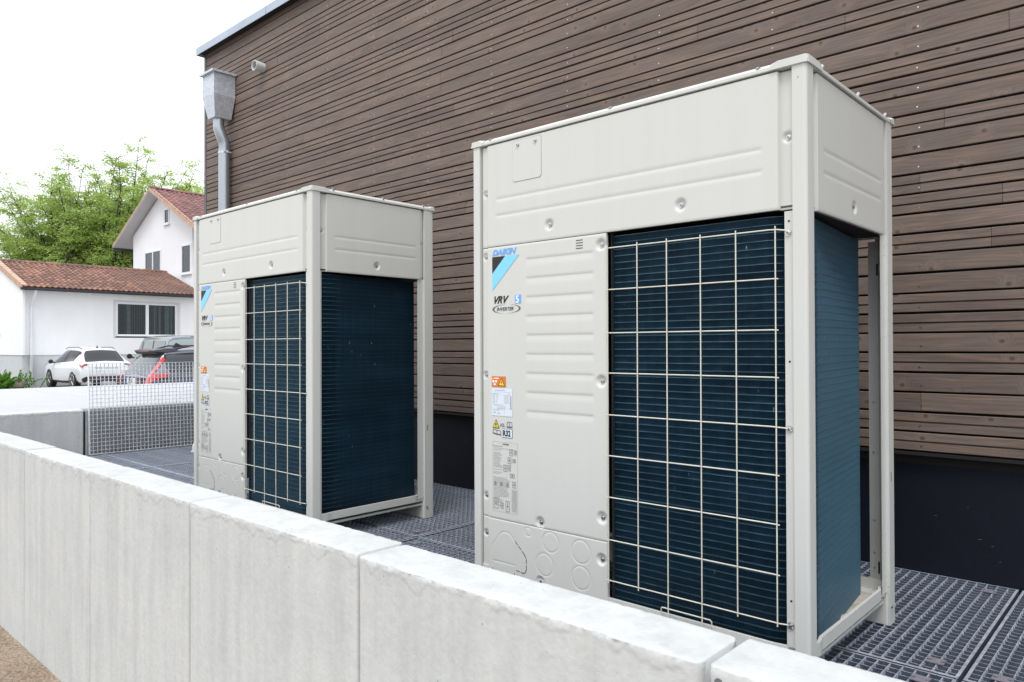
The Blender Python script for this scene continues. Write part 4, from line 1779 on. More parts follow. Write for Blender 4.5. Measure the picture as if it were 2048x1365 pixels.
def book(x0_, z0_, w_, h_, tilt, name):
    b2 = MB()

    def q_(a, b_):
        return (x0_+a*w_+tilt*b_*h_*.0, z0_+b_*h_+tilt*a*w_)
    def stroke(p0, p1, t_=.0009):
        dx_, dz_ = p1[0]-p0[0], p1[1]-p0[1]
        ln = math.hypot(dx_, dz_)
        nx_, nz2 = -dz_/ln*t_, dx_/ln*t_
        b2.prism([(p0[0]+nx_, p0[1]+nz2), (p0[0]-nx_, p0[1]-nz2), (p1[0]-nx_, p1[1]-nz2), (p1[0]+nx_, p1[1]+nz2)], 1, YP-.0003, YP)
    P_ = [(0, .1), (.06, .9), (.28, 1.0), (.5, .88), (.72, 1.0), (.94, .9), (1, .1), (.72, .2), (.5, .05), (.28, .2), (0, .1)]
    for a, b_ in zip(P_[:-1], P_[1:]):
        stroke(q_(*a), q_(*b_))
    stroke(q_(.5, .88), q_(.5, .05))
    for a, b_ in [((0, 0), (.28, .08)), ((.28, .08), (.5, -.04)), ((.5, -.04), (.72, .08)), ((.72, .08), (1, 0))]:
        stroke(q_(*a), q_(*b_), .0013)
    return ub(b2, name, GREYPR, serv)


book(-1.0700, .6335, .0255, .0205, 0, 'manual_sign')
book(-1.1400, .6080, .040, .0165, -.12, 'manual_sign')
rb = frect(-1.0935, -1.0435, .5965, .6285, BLACKM, 'refrigerant_box')
frect(-1.0922, -1.0448, .5979, .6271, LABELW, 'box_fill', rb, .0004)
text_mesh('refrigerant_lettering', 'R32', .0285, BLACKM, pf_(-1.0895, .6028, .0009), rb, bold=.0012, stretch=.82)
# instruction sheet
sh = MB()
for (a, b_, c, d_) in [(-1.141, -1.019, .5795, .5799), (-1.141, -1.019, .3295, .3299), (-1.141, -1.1406, .3295, .5799), (-1.0194, -1.019, .3295, .5799)]:
    sh.prism([(a, c), (b_, c), (b_, d_), (a, d_)], 1, YP-.0003, YP)
sheet = ub(sh, 'instruction_sheet', FAINTPR, serv)
text_mesh('sheet_heading', 'CAUTION', .0085, GREYPR, pf_(-1.0925, .5695), sheet, stretch=.8)
sh = MB()
z = .563
blocks = [(.563, .0022, -1.139, -1.092), (.556, .0013, -1.137, -1.040)]
for (z, h_, a, b_) in blocks:
    line(sh, a, b_, z, h_, 0)
z = .550
while z > .350:
    if not (.455 < z < .462):
        t_ = rp2.random()
        full_ = (.385 < z < .455)
        line(sh, -1.137, (-1.060 if full_ else -1.098)+rp2.uniform(-.014, .008), z, .0012, 0)
    z -= .0047 if rp2.random() < .8 else .0095
for q in range(22):
    line(sh, -1.047, -1.023, .413-q*.0036, .0011, 0)
ub(sh, 'sheet_print', FAINTPR, sheet, kind='stuff')
sh = MB()
for (cx_, cz_, w_, h_) in [(-1.050, .545, .008, .011), (-1.058, .516, .008, .011), (-1.060, .489, .008, .010), (-1.080, .487, .007, .012), (-1.030, .547, .006, .008), (-1.036, .517, .007, .006), (-1.045, .463, .011, .007),
                           (-1.125, .357, .011, .019), (-1.095, .352, .007, .010), (-1.068, .352, .009, .019), (-1.128, .428, .005, .006), (-1.098, .428, .006, .006), (-1.067, .427, .006, .007), (-1.036, .432, .008, .011)]:
    for (a, b_, c, d_) in [(cx_-w_, cx_+w_, cz_+h_-.0012, cz_+h_), (cx_-w_, cx_+w_, cz_-h_, cz_-h_+.0012), (cx_-w_, cx_-w_+.0010, cz_-h_, cz_+h_), (cx_+w_-.0010, cx_+w_, cz_-h_, cz_+h_), (cx_-w_*.5, cx_+w_*.5, cz_-.001, cz_+.001), (cx_-.0005, cx_+.0005, cz_-h_*.6, cz_+h_*.7)]:
        sh.prism([(a, c), (b_, c), (b_, d_), (a, d_)], 1, YP-.0003, YP)
ub(sh, 'sheet_drawings', GREYPR, sheet)

unit2 = copy_tree(unit)
unit2.name = 'outdoor_unit'
unit2.location = (-0.62-2.307, 0.38-0.015, 0)
unit2['label'] = 'farther ivory outdoor air conditioning unit, standing left near the end of the timber wall'

# ================================================================== BACKGROUND
PLASTER = simple('white_render_plaster', (0.80, 0.80, 0.81), rough=0.85, var=0.05, scale=1.1, bump=0.25, bscale=30, stretch=(1, 1, .35))
PLASTER2 = simple('white_plaster_clean', (0.80, 0.80, 0.82), rough=0.85, var=0.03, scale=.7, bump=0.2, bscale=30)
BASEG = concrete('grey_house_base', (0.52, 0.54, 0.56), (0.58, 0.58, 0.58), var=.6)
GUTTER = simple('dark_gutter', (0.055, 0.065, 0.08), rough=0.5, metal=.3)
PIPEW = simple('white_pipe', (0.72, 0.73, 0.77), rough=0.4)
FRAMEW = simple('white_window_frame', (0.78, 0.79, 0.82), rough=0.4, var=.03)
SOFFIT = simple('grey_soffit', (0.60, 0.60, 0.62), rough=0.7, var=.05)
VERGE = simple('orange_verge_board', (0.50, 0.33, 0.235), rough=0.7, var=.2, scale=4)
CURT = simple('pale_curtain', (0.42, 0.47, 0.50), rough=0.9, var=.2, scale=6)


def glassmat(name, col=(0.01, 0.013, 0.015)):
    mt, n, b = base_mat(name)
    b.inputs['Base Color'].default_value = (*col, 1)
    b.inputs['Roughness'].default_value = 0.03
    b.inputs['Specular IOR Level'].default_value = 0.6
    return mt


GLASSD = glassmat('window_glass_dark')


def clearglass():
    mt = bpy.data.materials.new('clear_pane')
    mt.use_nodes = True
    n = mt.node_tree
    n.nodes.clear()
    o = n.nodes.new('ShaderNodeOutputMaterial')
    mixs = n.nodes.new('ShaderNodeMixShader')
    tr = n.nodes.new('ShaderNodeBsdfTransparent')
    tr.inputs[0].default_value = (.6, .66, .66, 1)
    gl = n.nodes.new('ShaderNodeBsdfGlossy')
    gl.inputs['Roughness'].default_value = .02
    mixs.inputs[0].default_value = .035
    n.links.new(tr.outputs[0], mixs.inputs[1])
    n.links.new(gl.outputs[0], mixs.inputs[2])
    n.links.new(mixs.outputs[0], o.inputs[0])
    return mt


PANE = clearglass()


def tilemat(name, a, b_, c, moss=.4):
    mt, n, b = base_mat(name)
    oi = nd(n, 'ShaderNodeObjectInfo')
    rp = ramp(n, [(0.0, a), (0.5, b_), (1.0, c)])
    v = coords(n, (1, 1, 1), 0)
    geo = nd(n, 'ShaderNodeNewGeometry')
    n1 = nd(n, 'ShaderNodeTexNoise', Scale=.9, Detail=6)
    n.links.new(geo.outputs['Position'], n1.inputs['Vector'])
    ad = nd(n, 'ShaderNodeMath', operation='MULTIPLY_ADD')
    n.links.new(oi.outputs['Random'], ad.inputs[0])
    ad.inputs[1].default_value = .55
    s_ = nd(n, 'ShaderNodeMath', operation='MULTIPLY_ADD')
    n.links.new(n1.outputs[0], s_.inputs[0])
    s_.inputs[1].default_value = 1.2
    s_.inputs[2].default_value = -.35
    n.links.new(s_.outputs[0], ad.inputs[2])
    n.links.new(ad.outputs[0], rp.inputs[0])
    n2 = nd(n, 'ShaderNodeTexNoise', Scale=7, Detail=5)
    n.links.new(geo.outputs['Position'], n2.inputs['Vector'])
    rm = ramp(n, [(0.56, 0.0), (0.66, moss)])
    n.links.new(n2.outputs[0], rm.inputs[0])
    mxx = nd(n, 'ShaderNodeMixRGB')
    mxx.inputs[2].default_value = (0.055, 0.06, 0.025, 1)
    n.links.new(rm.outputs[0], mxx.inputs[0])
    n.links.new(rp.outputs[0], mxx.inputs[1])
    n.links.new(mxx.outputs[0], b.inputs['Base Color'])
    b.inputs['Roughness'].default_value = .8
    return mt


TILE1 = tilemat('weathered_clay_tile', (0.115, 0.072, 0.062), (0.235, 0.125, 0.098), (0.39, 0.20, 0.145), .75)
TILE2 = tilemat('purple_red_tile', (0.15, 0.085, 0.088), (0.225, 0.115, 0.110), (0.34, 0.17, 0.15), .15)


def tile_mesh(name, w, l, mat):
    """S-profile pan tile; local x across, y up the slope, z out"""
    n = 8
    vs = []
    for y, lift in ((0, .024), (l*1.06, .0)):
        for q in range(n+1):
            t = q/n
            z = .020*math.cos(2*math.pi*t)
            vs.append((w*1.04*(t-.5), y, z+lift+.03))
    for q in range(n+1):
        vs.append((vs[q][0], 0.0, vs[q][2]-.028))
    fs = [(q, q+1, n+1+q+1, n+1+q) for q in range(n)]
    fs += [(2*(n+1)+q, 2*(n+1)+q+1, q+1, q) for q in range(n)]
    me = bpy.data.meshes.new(name)
    me.from_pydata(vs, [], fs)
    me.materials.append(mat)
    me.polygons.foreach_set('use_smooth', [True]*n+[False]*n)
    return me


def lay_tiles(me, parent, po, xe, ze, xr, zr, y0, y1, nc, nr_, limit=300):
    """slope from eave (xe,ze) to ridge (xr,zr), running along Y"""
    sl = math.hypot(xr-xe, zr-ze)
    upv = Vector((xr-xe, 0, zr-ze)).normalized()
    acr = Vector((0, 1, 0)) if xe > xr else Vector((0, -1, 0))
    nrm = acr.cross(upv)
    if nrm.z < 0:
        nrm = -nrm
    M3 = Matrix((acr, upv, nrm)).transposed()
    q_ = M3.to_euler()
    spots = [(r, k_) for k_ in range(nc) for r in range(nr_)]       # nearest columns first
    rest_v, rest_f = [], []
    for c, (r, k_) in enumerate(spots):
        p = Vector((xe, y0+(y1-y0)*(k_+.5)/nc, ze))+upv*(sl*r/nr_)+nrm*random.uniform(-.004, .006)
        eu = (q_.x+random.uniform(-.012, .012), q_.y, q_.z+random.uniform(-.012, .012))
        if c < limit:
            o = link('tile', me, parent)
            o.location = p-Vector(po)
            o.rotation_euler = eu
        else:
            kk = len(rest_v)
            M_ = Matrix.Translation(p-Vector(po)) @ M3.to_4x4()
            rest_v += [tuple(M_ @ v.co) for v in me.vertices]
            rest_f += [tuple(kk+a for a in f.vertices) for f in me.polygons]
    if rest_f:
        npmesh('tiles', rest_v, rest_f, me.materials[0], parent, smooth=False, kind='stuff')


def window(parent, po, axis, a0, a1, z0_, z1_, face, depth_dir, panes=2, mat=GLASSD, curtain=False, sill=True, fw_=.07):
    """window in a wall plane: axis 'y' -> wall plane x=face, runs along Y; 'x' -> wall plane y=face.
    depth_dir: outward sign along the plane's normal"""
    def B(mb_, u0, u1, za, zb_, d0, d1):
        f0, f1 = face+depth_dir*d0, face+depth_dir*d1
        if axis == 'y':
            mb_.box(min(f0, f1), max(f0, f1), u0, u1, za, zb_)
        else:
            mb_.box(u0, u1, min(f0, f1), max(f0, f1), za, zb_)
    win = MB()
    B(win, a0+.001, a1-.001, z0_+.001, z1_-.001, -.30 if curtain else -.09, -.28 if curtain else -.07)
    w = win.build('window', DARK if curtain else mat, parent, off=po)
    fr = MB()
    B(fr, a0, a1, z0_, z0_+fw_, -.06, .012)
    B(fr, a0, a1, z1_-fw_, z1_, -.06, .012)
    B(fr, a0, a0+fw_, z0_+fw_, z1_-fw_, -.06, .012)
    B(fr, a1-fw_, a1, z0_+fw_, z1_-fw_, -.06, .012)
    for q in range(1, panes):
        u = a0+(a1-a0)*q/panes
        B(fr, u-fw_*.8, u+fw_*.8, z0_+fw_, z1_-fw_, -.06, .010)
    fr.build('frame', FRAMEW, w, off=po)
    for q in range(panes):
        u0 = a0+(a1-a0)*q/panes+fw_*.5
        u1 = a0+(a1-a0)*(q+1)/panes-fw_*.5
        pn = MB()
        B(pn, u0, u1, z0_+fw_*.5, z1_-fw_*.5, -.030, -.024)
        pn.build('pane', PANE if curtain else mat, w, off=po)
    if curtain:
        for (c0, c1) in curtain:
            cm = MB()
            n = int((c1-c0)/.035)
            vs, fs = [], []
            for k_ in range(n+1):
                u = c0+(c1-c0)*k_/n
                d_ = -.16+(.03 if k_ % 2 else -.02)
                for z in (z0_+.05, z1_-.05):
                    f0 = face+depth_dir*d_
                    vs.append((f0, u, z) if axis == 'y' else (u, f0, z))
            for k_ in range(n):
                if random.random() < .93:
                    fs.append((2*k_, 2*k_+2, 2*k_+3, 2*k_+1))
            cm.add(vs, fs)
            cm.build('curtain', CURT, w, off=po)
    if sill:
        sm_ = MB()
        B(sm_, a0-.06, a1+.06, z0_-.07, z0_-.002, -.02, .06)
        sm_.build('sill', SOFFIT if sill == 'g' else FRAMEW, w, off=po)
    return w


# --- low white house
h1 = thing('low_white_house', (-39, 10.6, GZ), 'long single-storey white rendered house with mossy red tiled roof behind the parked cars', 'house')
ho = tuple(h1.location)
YE0, YE1 = 6.95, 14.35


def wall_with_hole(x, y0, y1, z0_, z1_, hy0, hy1, hz0, hz1, th=.32):
    mb_ = MB()
    mb_.box(x-th, x, y0, hy0, z0_, z1_)
    mb_.box(x-th, x, hy1, y1, z0_, z1_)
    mb_.box(x-th, x, hy0, hy1, z0_, hz0)
    mb_.box(x-th, x, hy0, hy1, hz1, z1_)
    return mb_


mb = wall_with_hole(-35, YE0, YE1, .645, 3.50, 10.62, 13.36, 1.47, 3.02)
mb.box(-43, -35.33, YE0+.002, YE0+.30, .645, 3.50)
mb.prism([(-43, 3.5), (-35.0, 3.5), (-39, 4.80)], 1, YE0+.002, YE0+.3)
mb.box(-43, -35.33, YE1-.3, YE1, .645, 3.5)
mb.prism([(-43, 3.5), (-35.0, 3.5), (-39, 4.80)], 1, YE1-.3, YE1)
mb.box(-43, -42.7, YE0+.3, YE1-.3, .645, 3.5)
mb.build('wall', PLASTER, h1, off=ho)
mb = MB()
mb.box(-43, -35.022, YE0+.03, YE1, GZ-.1, .643)
mb.build('wall_base', BASEG, h1, off=ho)
mb = MB()
mb.box(-35.0, -34.86, YE0+.0, YE0+.09, .645, 3.42)
mb.box(-35.0, -34.985, YE0+.10, YE0+.42, .645, 3.42)
mb.build('corner_pilaster', PLASTER, h1, off=ho)
w = window(h1, ho, 'y', 10.62, 13.36, 1.47, 3.02, -35.06, 1, 2, GLASSD, [(11.15, 11.32), (12.36, 12.44), (12.58, 12.66), (12.86, 13.22)], 'g', .085)
# vertical blind slats behind the left pane
bl = MB()
for k_ in range(9):
    y = 11.05+k_*.105
    bl.box(-35.17, -35.165, y, y+.008, 1.55, 2.95)
for k_ in range(7):
    y = 12.10+k_*.09
    bl.box(-35.17, -35.165, y, y+.009, 1.55, 2.95)
bl.build('blind_cords', CURT, w, off=ho)
mb = MB()
mb.box(-35.0, -34.96, 10.50, 13.48, 3.03, 3.10)
mb.box(-35.0, -34.975, 10.50, 10.60, 1.42, 3.03)
mb.box(-35.0, -34.975, 13.38, 13.48, 1.42, 3.03)
mb.build('window_surround', SOFFIT, w, off=ho)
window(h1, ho, 'x', -39.7, -38.33, 1.62, 3.25, YE0-.036, -1, 1, GLASSD, False, True, .08)
XE, ZE, XR, ZR = -34.58, 3.47, -39.0, 4.89
mb = MB()
for s_ in (1, -1):
    xe = XR+s_*(XE-XR)
    mb.add([(xe, YE0-.08, ZE), (xe, YE1+.12, ZE), (XR, YE1+.12, ZR), (XR, YE0-.08, ZR),
            (xe, YE0-.08, ZE-.07), (xe, YE1+.12, ZE-.07), (XR, YE1+.12, ZR-.07), (XR, YE0-.08, ZR-.07)],
           [(0, 1, 2, 3), (7, 6, 5, 4), (0, 4, 5, 1), (0, 3, 7, 4), (1, 5, 6, 2)])
rf1 = mb.build('roof', simple('roof_underlay', (.12, .07, .055), rough=.9), h1, off=ho)
T1 = tile_mesh('tile', .217, .333, TILE1)
lay_tiles(T1, rf1, ho, XE+.03, ZE-.005, XR, ZR, YE0-.08, YE1+.12, 35, 14)
mb = MB()
for r in range(12):
    for k_ in range(24):
        xx = XR-(XR-XE)*0-(abs(XE-XR))*(1-r/12)
mb = None
RT = MB()
for k_ in range(26):
    y = YE0-.08+k_*.293
    vs, fs = [], []
    for (yy, rr) in ((y, .12), (y+.31, .10)):
        for q in range(7):
            a = math.pi*q/6
            vs.append((XR+rr*math.cos(a)*1.1, yy, ZR+rr*math.sin(a)+.01))
    fs = [(q, q+1, 7+q+1, 7+q) for q in range(6)]+[(6, 5, 4, 3, 2, 1, 0)]
    t_ = MB()
    t_.add(vs, fs)
    t_.build('ridge_tile', TILE1, rf1, off=ho)
mb = MB()
dx, dz = XR-XE, ZR-ZE
for k_ in range(13):
    a, b_ = k_/13, (k_+.94)/13
    x0_, x1_ = XE+dx*a, XE+dx*b_
    za, zb2 = ZE+dz*a, ZE+dz*b_
    t_ = MB()
    t_.add([(x0_, YE0-.10, za-.15), (x1_, YE0-.10, zb2-.15), (x1_, YE0-.10, zb2+.09), (x0_, YE0-.10, za+.10),
            (x0_, YE0-.02, za-.15), (x1_, YE0-.02, zb2-.15), (x1_, YE0+.10, zb2+.09), (x0_, YE0+.10, za+.10)],
           [(0, 1, 2, 3), (3, 2, 6, 7), (1, 0, 4, 5), (0, 3, 7, 4), (2, 1, 5, 6)])
    t_.build('verge_tile', VERGE, rf1, off=ho)
mb = MB()
gp = [(XE+.02+.07*math.sin(R(a)), ZE-.04-.07*math.cos(R(a))) for a in range(-90, 91, 20)]
n = len(gp)
vs = [(p[0], y, p[1]) for y in (YE0-.14, YE1+.15) for p in gp]
mb.add(vs, [(q, q+1, n+q+1, n+q) for q in range(n-1)]+[tuple(range(n))])
mb.box(XE-.06, XE-.05, YE0-.14, YE1+.15, ZE-.13, ZE)
mb.box(XE-.05, XE+.09, YE0-.145, YE0-.14, ZE-.11, ZE-.02)
mb.build('gutter', GUTTER, h1, off=ho)
mb = MB()
for y in (8.6, 9.5, 10.4, 11.3, 12.2, 13.1):
    mb.box(-35.0, -34.72, y, y+.09, 3.32, 3.42)
mb.build('rafter_ends', FRAMEW, h1, off=ho)
mb = MB()
mb.box(-35.0, XE-.07, YE0, YE1, 3.415, 3.43)
mb.build('eave_soffit', FRAMEW, h1, off=ho)
mb = MB()
mb.tube([(-34.62, 7.36, 3.36), (-34.66, 7.36, 3.27), (-34.90, 7.30, 2.72), (-34.93, 7.29, 2.60), (-34.93, 7.29, .66)], .055, 10)
mb.build('downpipe', PIPEW, h1, off=ho, smooth=True)
mb = MB()
mb.tube([(-34.93, 7.29, .655), (-34.93, 7.29, GZ)], .062, 10)
mb.build('downpipe_foot', BASEG, h1, off=ho, smooth=True)

# --- gabled white house
h2 = thing('gabled_white_house', (-40.9, 18, GZ), 'taller two-storey white house with steep gable and purple-red tiled roof, partly behind the timber building', 'house')
ho2 = tuple(h2.location)
G0 = 15.0
GL, GR, GXR, GZR = -44.81, -37.05, -40.93, 9.40
gz = lambda x: GZR+.05-.493*abs(x-GXR)
mb = MB()
mb.prism([(GL, GZ), (GR, GZ), (GR, gz(GR)-.05), (GXR, GZR), (GL, gz(GL)-.05)], 1, G0, 24)
mb.build('wall', PLASTER2, h2, off=ho2)


def win2(a0, a1, z0_, z1_, panes):
    return window(h2, ho2, 'x', a0, a1, z0_, z1_, G0-.036, -1, panes, GLASSD, False, True, .075)


win2(-43.04, -40.87, 4.70, 6.36, 2)
win2(-38.27, -37.15, 4.80, 6.32, 1)
win2(-40.42, -39.80, 7.66, 8.50, 1)
xl, xr_ = -46.27, -35.45
zl = lambda x: 9.63-.493*abs(x-GXR)
mb = MB()
for xe in (xl, xr_):
    y0_, y1_ = G0-.62, 23.9
    mb.add([(xe, y0_, zl(xe)), (xe, y1_, zl(xe)), (GXR, y1_, zl(GXR)), (GXR, y0_, zl(GXR)),
            (xe, y0_, zl(xe)-.14), (xe, y1_, zl(xe)-.14), (GXR, y1_, zl(GXR)-.14), (GXR, y0_, zl(GXR)-.14)],
           [(0, 1, 2, 3), (7, 6, 5, 4), (0, 4, 5, 1), (0, 3, 7, 4), (1, 5, 6, 2)])
rf2 = mb.build('roof', SOFFIT, h2, off=ho2)
T2 = tile_mesh('tile', .264, .36, TILE2)
lay_tiles(T2, rf2, ho2, xr_, zl(xr_), GXR, zl(GXR), G0-.62, G0-.62+6.6, 25, 17)
mb = MB()
mb.box(0, 0, 0, 0, 0, 0)
for (xa, xb) in ((xl, GXR), (GXR, xr_)):
    n_ = 14
    for k_ in range(n_):
        x0_ = xa+(xb-xa)*k_/n_
        x1_ = xa+(xb-xa)*(k_+.96)/n_
        z0_, z1_ = zl(x0_), zl(x1_)
        t_ = MB()
        y_ = G0-.64
        lo, hi_ = (-.15, .05) if xa == GXR else (-.09, .03)
        t_.add([(x0_, y_, z0_+lo), (x1_, y_, z1_+lo), (x1_, y_, z1_+hi_), (x0_, y_, z0_+hi_),
                (x0_, y_+.06, z0_+lo), (x1_, y_+.06, z1_+lo), (x1_, y_+.16, z1_+hi_), (x0_, y_+.16, z0_+hi_)],
               [(0, 1, 2, 3), (3, 2, 6, 7), (1, 0, 4, 5), (0, 3, 7, 4), (2, 1, 5, 6)])
        t_.build('verge_tile', VERGE, rf2, off=ho2)
for k_ in range(22):
    y = G0-.62+k_*.31
    vs = []
    for (yy, rr) in ((y, .13), (y+.33, .11)):
        for q in range(7):
            a = math.pi*q/6
            vs.append((GXR+rr*math.cos(a)*1.1, yy, zl(GXR)+rr*math.sin(a)+.02))
    t_ = MB()
    t_.add(vs, [(q, q+1, 7+q+1, 7+q) for q in range(6)]+[(6, 5, 4, 3, 2, 1, 0)])
    t_.build('ridge_tile', TILE2, rf2, off=ho2)
mb = MB()
mb.box(xl-.10, xl+.06, G0-.60, 23.9, zl(xl)-.26, zl(xl)-.10)
mb.build('gutter', GUTTER, h2, off=ho2)

# --- brick house seen through the tree
h3 = thing('brick_house', (-77, 24, GZ), 'reddish brown brick house half hidden behind the light green trees', 'house')
ho3 = tuple(h3.location)
mb = MB()
mb.prism([(18.8, GZ), (27.6, GZ), (27.6, 9.6), (23.2, 12.6), (18.8, 9.6)], 0, -84, -76.5)
mb.build('wall', simple('brown_brick', (.28, .14, .09), rough=.9, var=.25, scale=3), h3, off=ho3)
mb = MB()
for s_ in (-1, 1):
    ye = 23.2+s_*4.8
    mb.add([(-84.3, ye, 9.35), (-76.0, ye, 9.35), (-76.0, 23.2, 12.75), (-84.3, 23.2, 12.75)], [(0, 1, 2, 3)])
mb.build('roof', TILE1, h3, off=ho3)
for (y, z) in [(20.5, 4.2), (23.0, 4.2), (25.4, 4.2), (21.8, 7.6), (24.4, 7.6)]:
    mb = MB()
    mb.box(-76.5, -76.44, y-.5, y+.5, z, z+1.4)
    wq = mb.build('window', FRAMEW, h3, off=ho3)
    mb = MB()
    mb.box(-76.44, -76.42, y-.4, y+.4, z+.1, z+1.3)
    mb.build('pane', GLASSD, wq, off=ho3)

# ------------------------------------------------------------------ vegetation


def leafmat(name, dark, mid, light, trans=.45):
    mt, n, b = base_mat(name)
    geo = nd(n, 'ShaderNodeNewGeometry')
    nzz = nd(n, 'ShaderNodeTexNoise', Scale=.55, Detail=5)
    n.links.new(geo.outputs['Position'], nzz.inputs['Vector'])
    ad = nd(n, 'ShaderNodeMath', operation='MULTIPLY_ADD')
    n.links.new(geo.outputs['Random Per Island'], ad.inputs[0])
    ad.inputs[1].default_value = .4
    s_ = nd(n, 'ShaderNodeMath', operation='MULTIPLY_ADD')
    n.links.new(nzz.outputs[0], s_.inputs[0])
    s_.inputs[1].default_value = 1.3
    s_.inputs[2].default_value = -.35
    n.links.new(s_.outputs[0], ad.inputs[2])
    rp = ramp(n, [(.15, dark), (.5, mid), (.9, light)])
    n.links.new(ad.outputs[0], rp.inputs[0])
    n.links.new(rp.outputs[0], b.inputs['Base Color'])
    b.inputs['Roughness'].default_value = .55
    b.inputs['Specular IOR Level'].default_value = .3
    tr = nd(n, 'ShaderNodeBsdfTranslucent')
    n.links.new(rp.outputs[0], tr.inputs[0])
    mxs = nd(n, 'ShaderNodeMixShader')
    mxs.inputs[0].default_value = trans
    out = n.nodes['Material Output']
    n.links.new(b.outputs[0], mxs.inputs[1])
    n.links.new(tr.outputs[0], mxs.inputs[2])
    n.links.new(mxs.outputs[0], out.inputs[0])
    return mt


LEAF = leafmat('spring_leaves', (.27, .38, .08), (.42, .56, .15), (.56, .68, .27), .5)
LEAFD = leafmat('dark_leaves', (.09, .15, .02), (.15, .24, .03), (.24, .35, .05))
FERN = leafmat('fern_leaves', (.07, .19, .02), (.13, .30, .03), (.22, .42, .06))
BARK = simple('dark_bark', (.055, .045, .036), rough=.9, var=.4, scale=3)


def leaves(name, C_, size, parent, mat, per=1, flat_=.5, off=(0, 0, 0), aspect=.55, kind='stuff'):
    """leaf quads around centre points C_ (N,3)"""
    N = len(C_)
    d = rng.normal(0, 1, (N, 3))
    d[:, 2] *= flat_
    d /= np.linalg.norm(d, axis=1)[:, None]+1e-9
    u = rng.normal(0, 1, (N, 3))
    u -= (u*d).sum(1)[:, None]*d
    u /= np.linalg.norm(u, axis=1)[:, None]+1e-9
    s_ = size*rng.uniform(.6, 1.35, N)[:, None]
    a, b2 = d*s_, u*s_*aspect
    c = C_-np.array(off)
    V = np.stack([c-a*.5, c+b2*.5, c+a*.5, c-b2*.5], 1).reshape(-1, 3)
    F = np.arange(N*4).reshape(N, 4)
    return npmesh(name, V, F, mat, parent, kind=kind)


def tree(name, base, label, targets, trunk_r, fork_h, nl, crown, mat=LEAF, seed=1, lsize=.15, lean=(0, 0), twigs=26, spread=1.0):
    """crown: list of ellipsoids (cx,cy,cz,rx,ry,rz) in world metres; limbs grow to points in them"""
    rg = np.random.default_rng(seed)
    t = thing(name, base, label, 'tree', 'trees behind the houses')
    bo_ = np.array(base)
    wood = MB()
    tips = []
    B0 = Vector(base)
    fork = B0+Vector((lean[0], lean[1], fork_h))
    wood.tube([B0, B0.lerp(fork, .5)+Vector((.1, .05, 0)), fork], [trunk_r*1.25, trunk_r, trunk_r*.85], 9)

    def rnd_in(e):
        while True:
            p = rg.uniform(-1, 1, 3)
            q = (p*p).sum()
            if .45 < q < 1:
                return Vector((e[0]+p[0]*e[3], e[1]+p[1]*e[4], e[2]+p[2]*e[5]))
    limbs = []
    for e in crown:
        for _ in range(nl):
            tp = rnd_in(e)
            L_ = (tp-fork).length
            mid = fork.lerp(tp, .45)+Vector((rg.normal(0, .06)*L_, rg.normal(0, .06)*L_, -.04*L_+rg.normal(0, .04)*L_))
            pts = [fork, fork.lerp(mid, .5)+Vector((0, 0, .02*L_)), mid, mid.lerp(tp, .5)+Vector(rg.normal(0, .03*L_, 3)), tp]
            r0 = trunk_r*.50*rg.uniform(.6, 1.0)
            wood.tube(pts, [r0, r0*.8, r0*.55, r0*.32, r0*.12], 6)
            limbs.append((pts, r0, e))
    for pts, r0, e in limbs:
        for _ in range(twigs):
            s_ = rg.uniform(.3, 1.0)*(len(pts)-1)
            i_ = min(int(s_), len(pts)-2)
            p0 = pts[i_].lerp(pts[i_+1], s_-i_)
            dr = Vector((rg.normal(), rg.normal(), rg.normal()*.55+.25)).normalized()
            ln = rg.uniform(.4, 1.25)*spread
            p1 = p0+dr*ln*.5+Vector(rg.normal(0, .12, 3))
            p2 = p0+dr*ln+Vector((0, 0, rg.uniform(-.15, .35)))
            rr = r0*.17
            wood.tube([p0, p1, p2], [rr, rr*.6, rr*.25], 4, cap=False)
            tips.append((p1.lerp(p2, .2), p2))
    wood.build('trunk', BARK, t, off=base)
    C2 = []
    for a, b_ in tips:
        nsp = rg.integers(1, 4)
        for _ in range(nsp):
            c0 = a.lerp(b_, rg.uniform(0, 1.15))
            # a spray: flattened cloud of leaves
            m_ = int(rg.integers(20, 40))
            pp = rg.normal(0, 1, (m_, 3))*np.array([.25, .25, .09])*rg.uniform(.6, 1.25)
            dr = rg.normal(0, .25, 2)
            pp[:, 2] += pp[:, 0]*dr[0]+pp[:, 1]*dr[1]
            C2.append(np.array(c0)+pp)
    C2 = np.concatenate(C2)
    leaves('crown', C2, lsize, t, mat, off=base, flat_=.45)
    return t


tree('spreading_tree', (-53.0, 17.2, GZ), 'tallest light green spring tree, right of the pair behind the low white house', None, .34, 4.6, 12,
     [(-51.5, 18.4, 12.0, 3.2, 3.5, 2.8), (-53.2, 17.0, 11.9, 3.0, 3.0, 2.9), (-54.6, 15.7, 11.0, 2.4, 2.6, 2.5), (-50.4, 19.7, 11.3, 2.4, 2.6, 2.9), (-49.4, 20.5, 10.0, 1.7, 1.9, 2.3), (-52.4, 17.7, 8.8, 3.0, 3.0, 1.9)], seed=5, twigs=36, lsize=.145)
tree('leaning_tree', (-55.0, 15.2, GZ), 'broad light green tree with low leaning limbs at the left edge of the picture', None, .30, 4.0, 12,
     [(-55.3, 14.9, 10.9, 2.8, 3.2, 2.6), (-57.0, 13.3, 10.2, 2.8, 3.0, 2.5), (-58.2, 11.9, 8.4, 2.6, 2.6, 2.2), (-55.9, 14.3, 8.0, 3.0, 3.0, 1.9)], seed=9, twigs=34, lsize=.145, lean=(-.4, -.5))
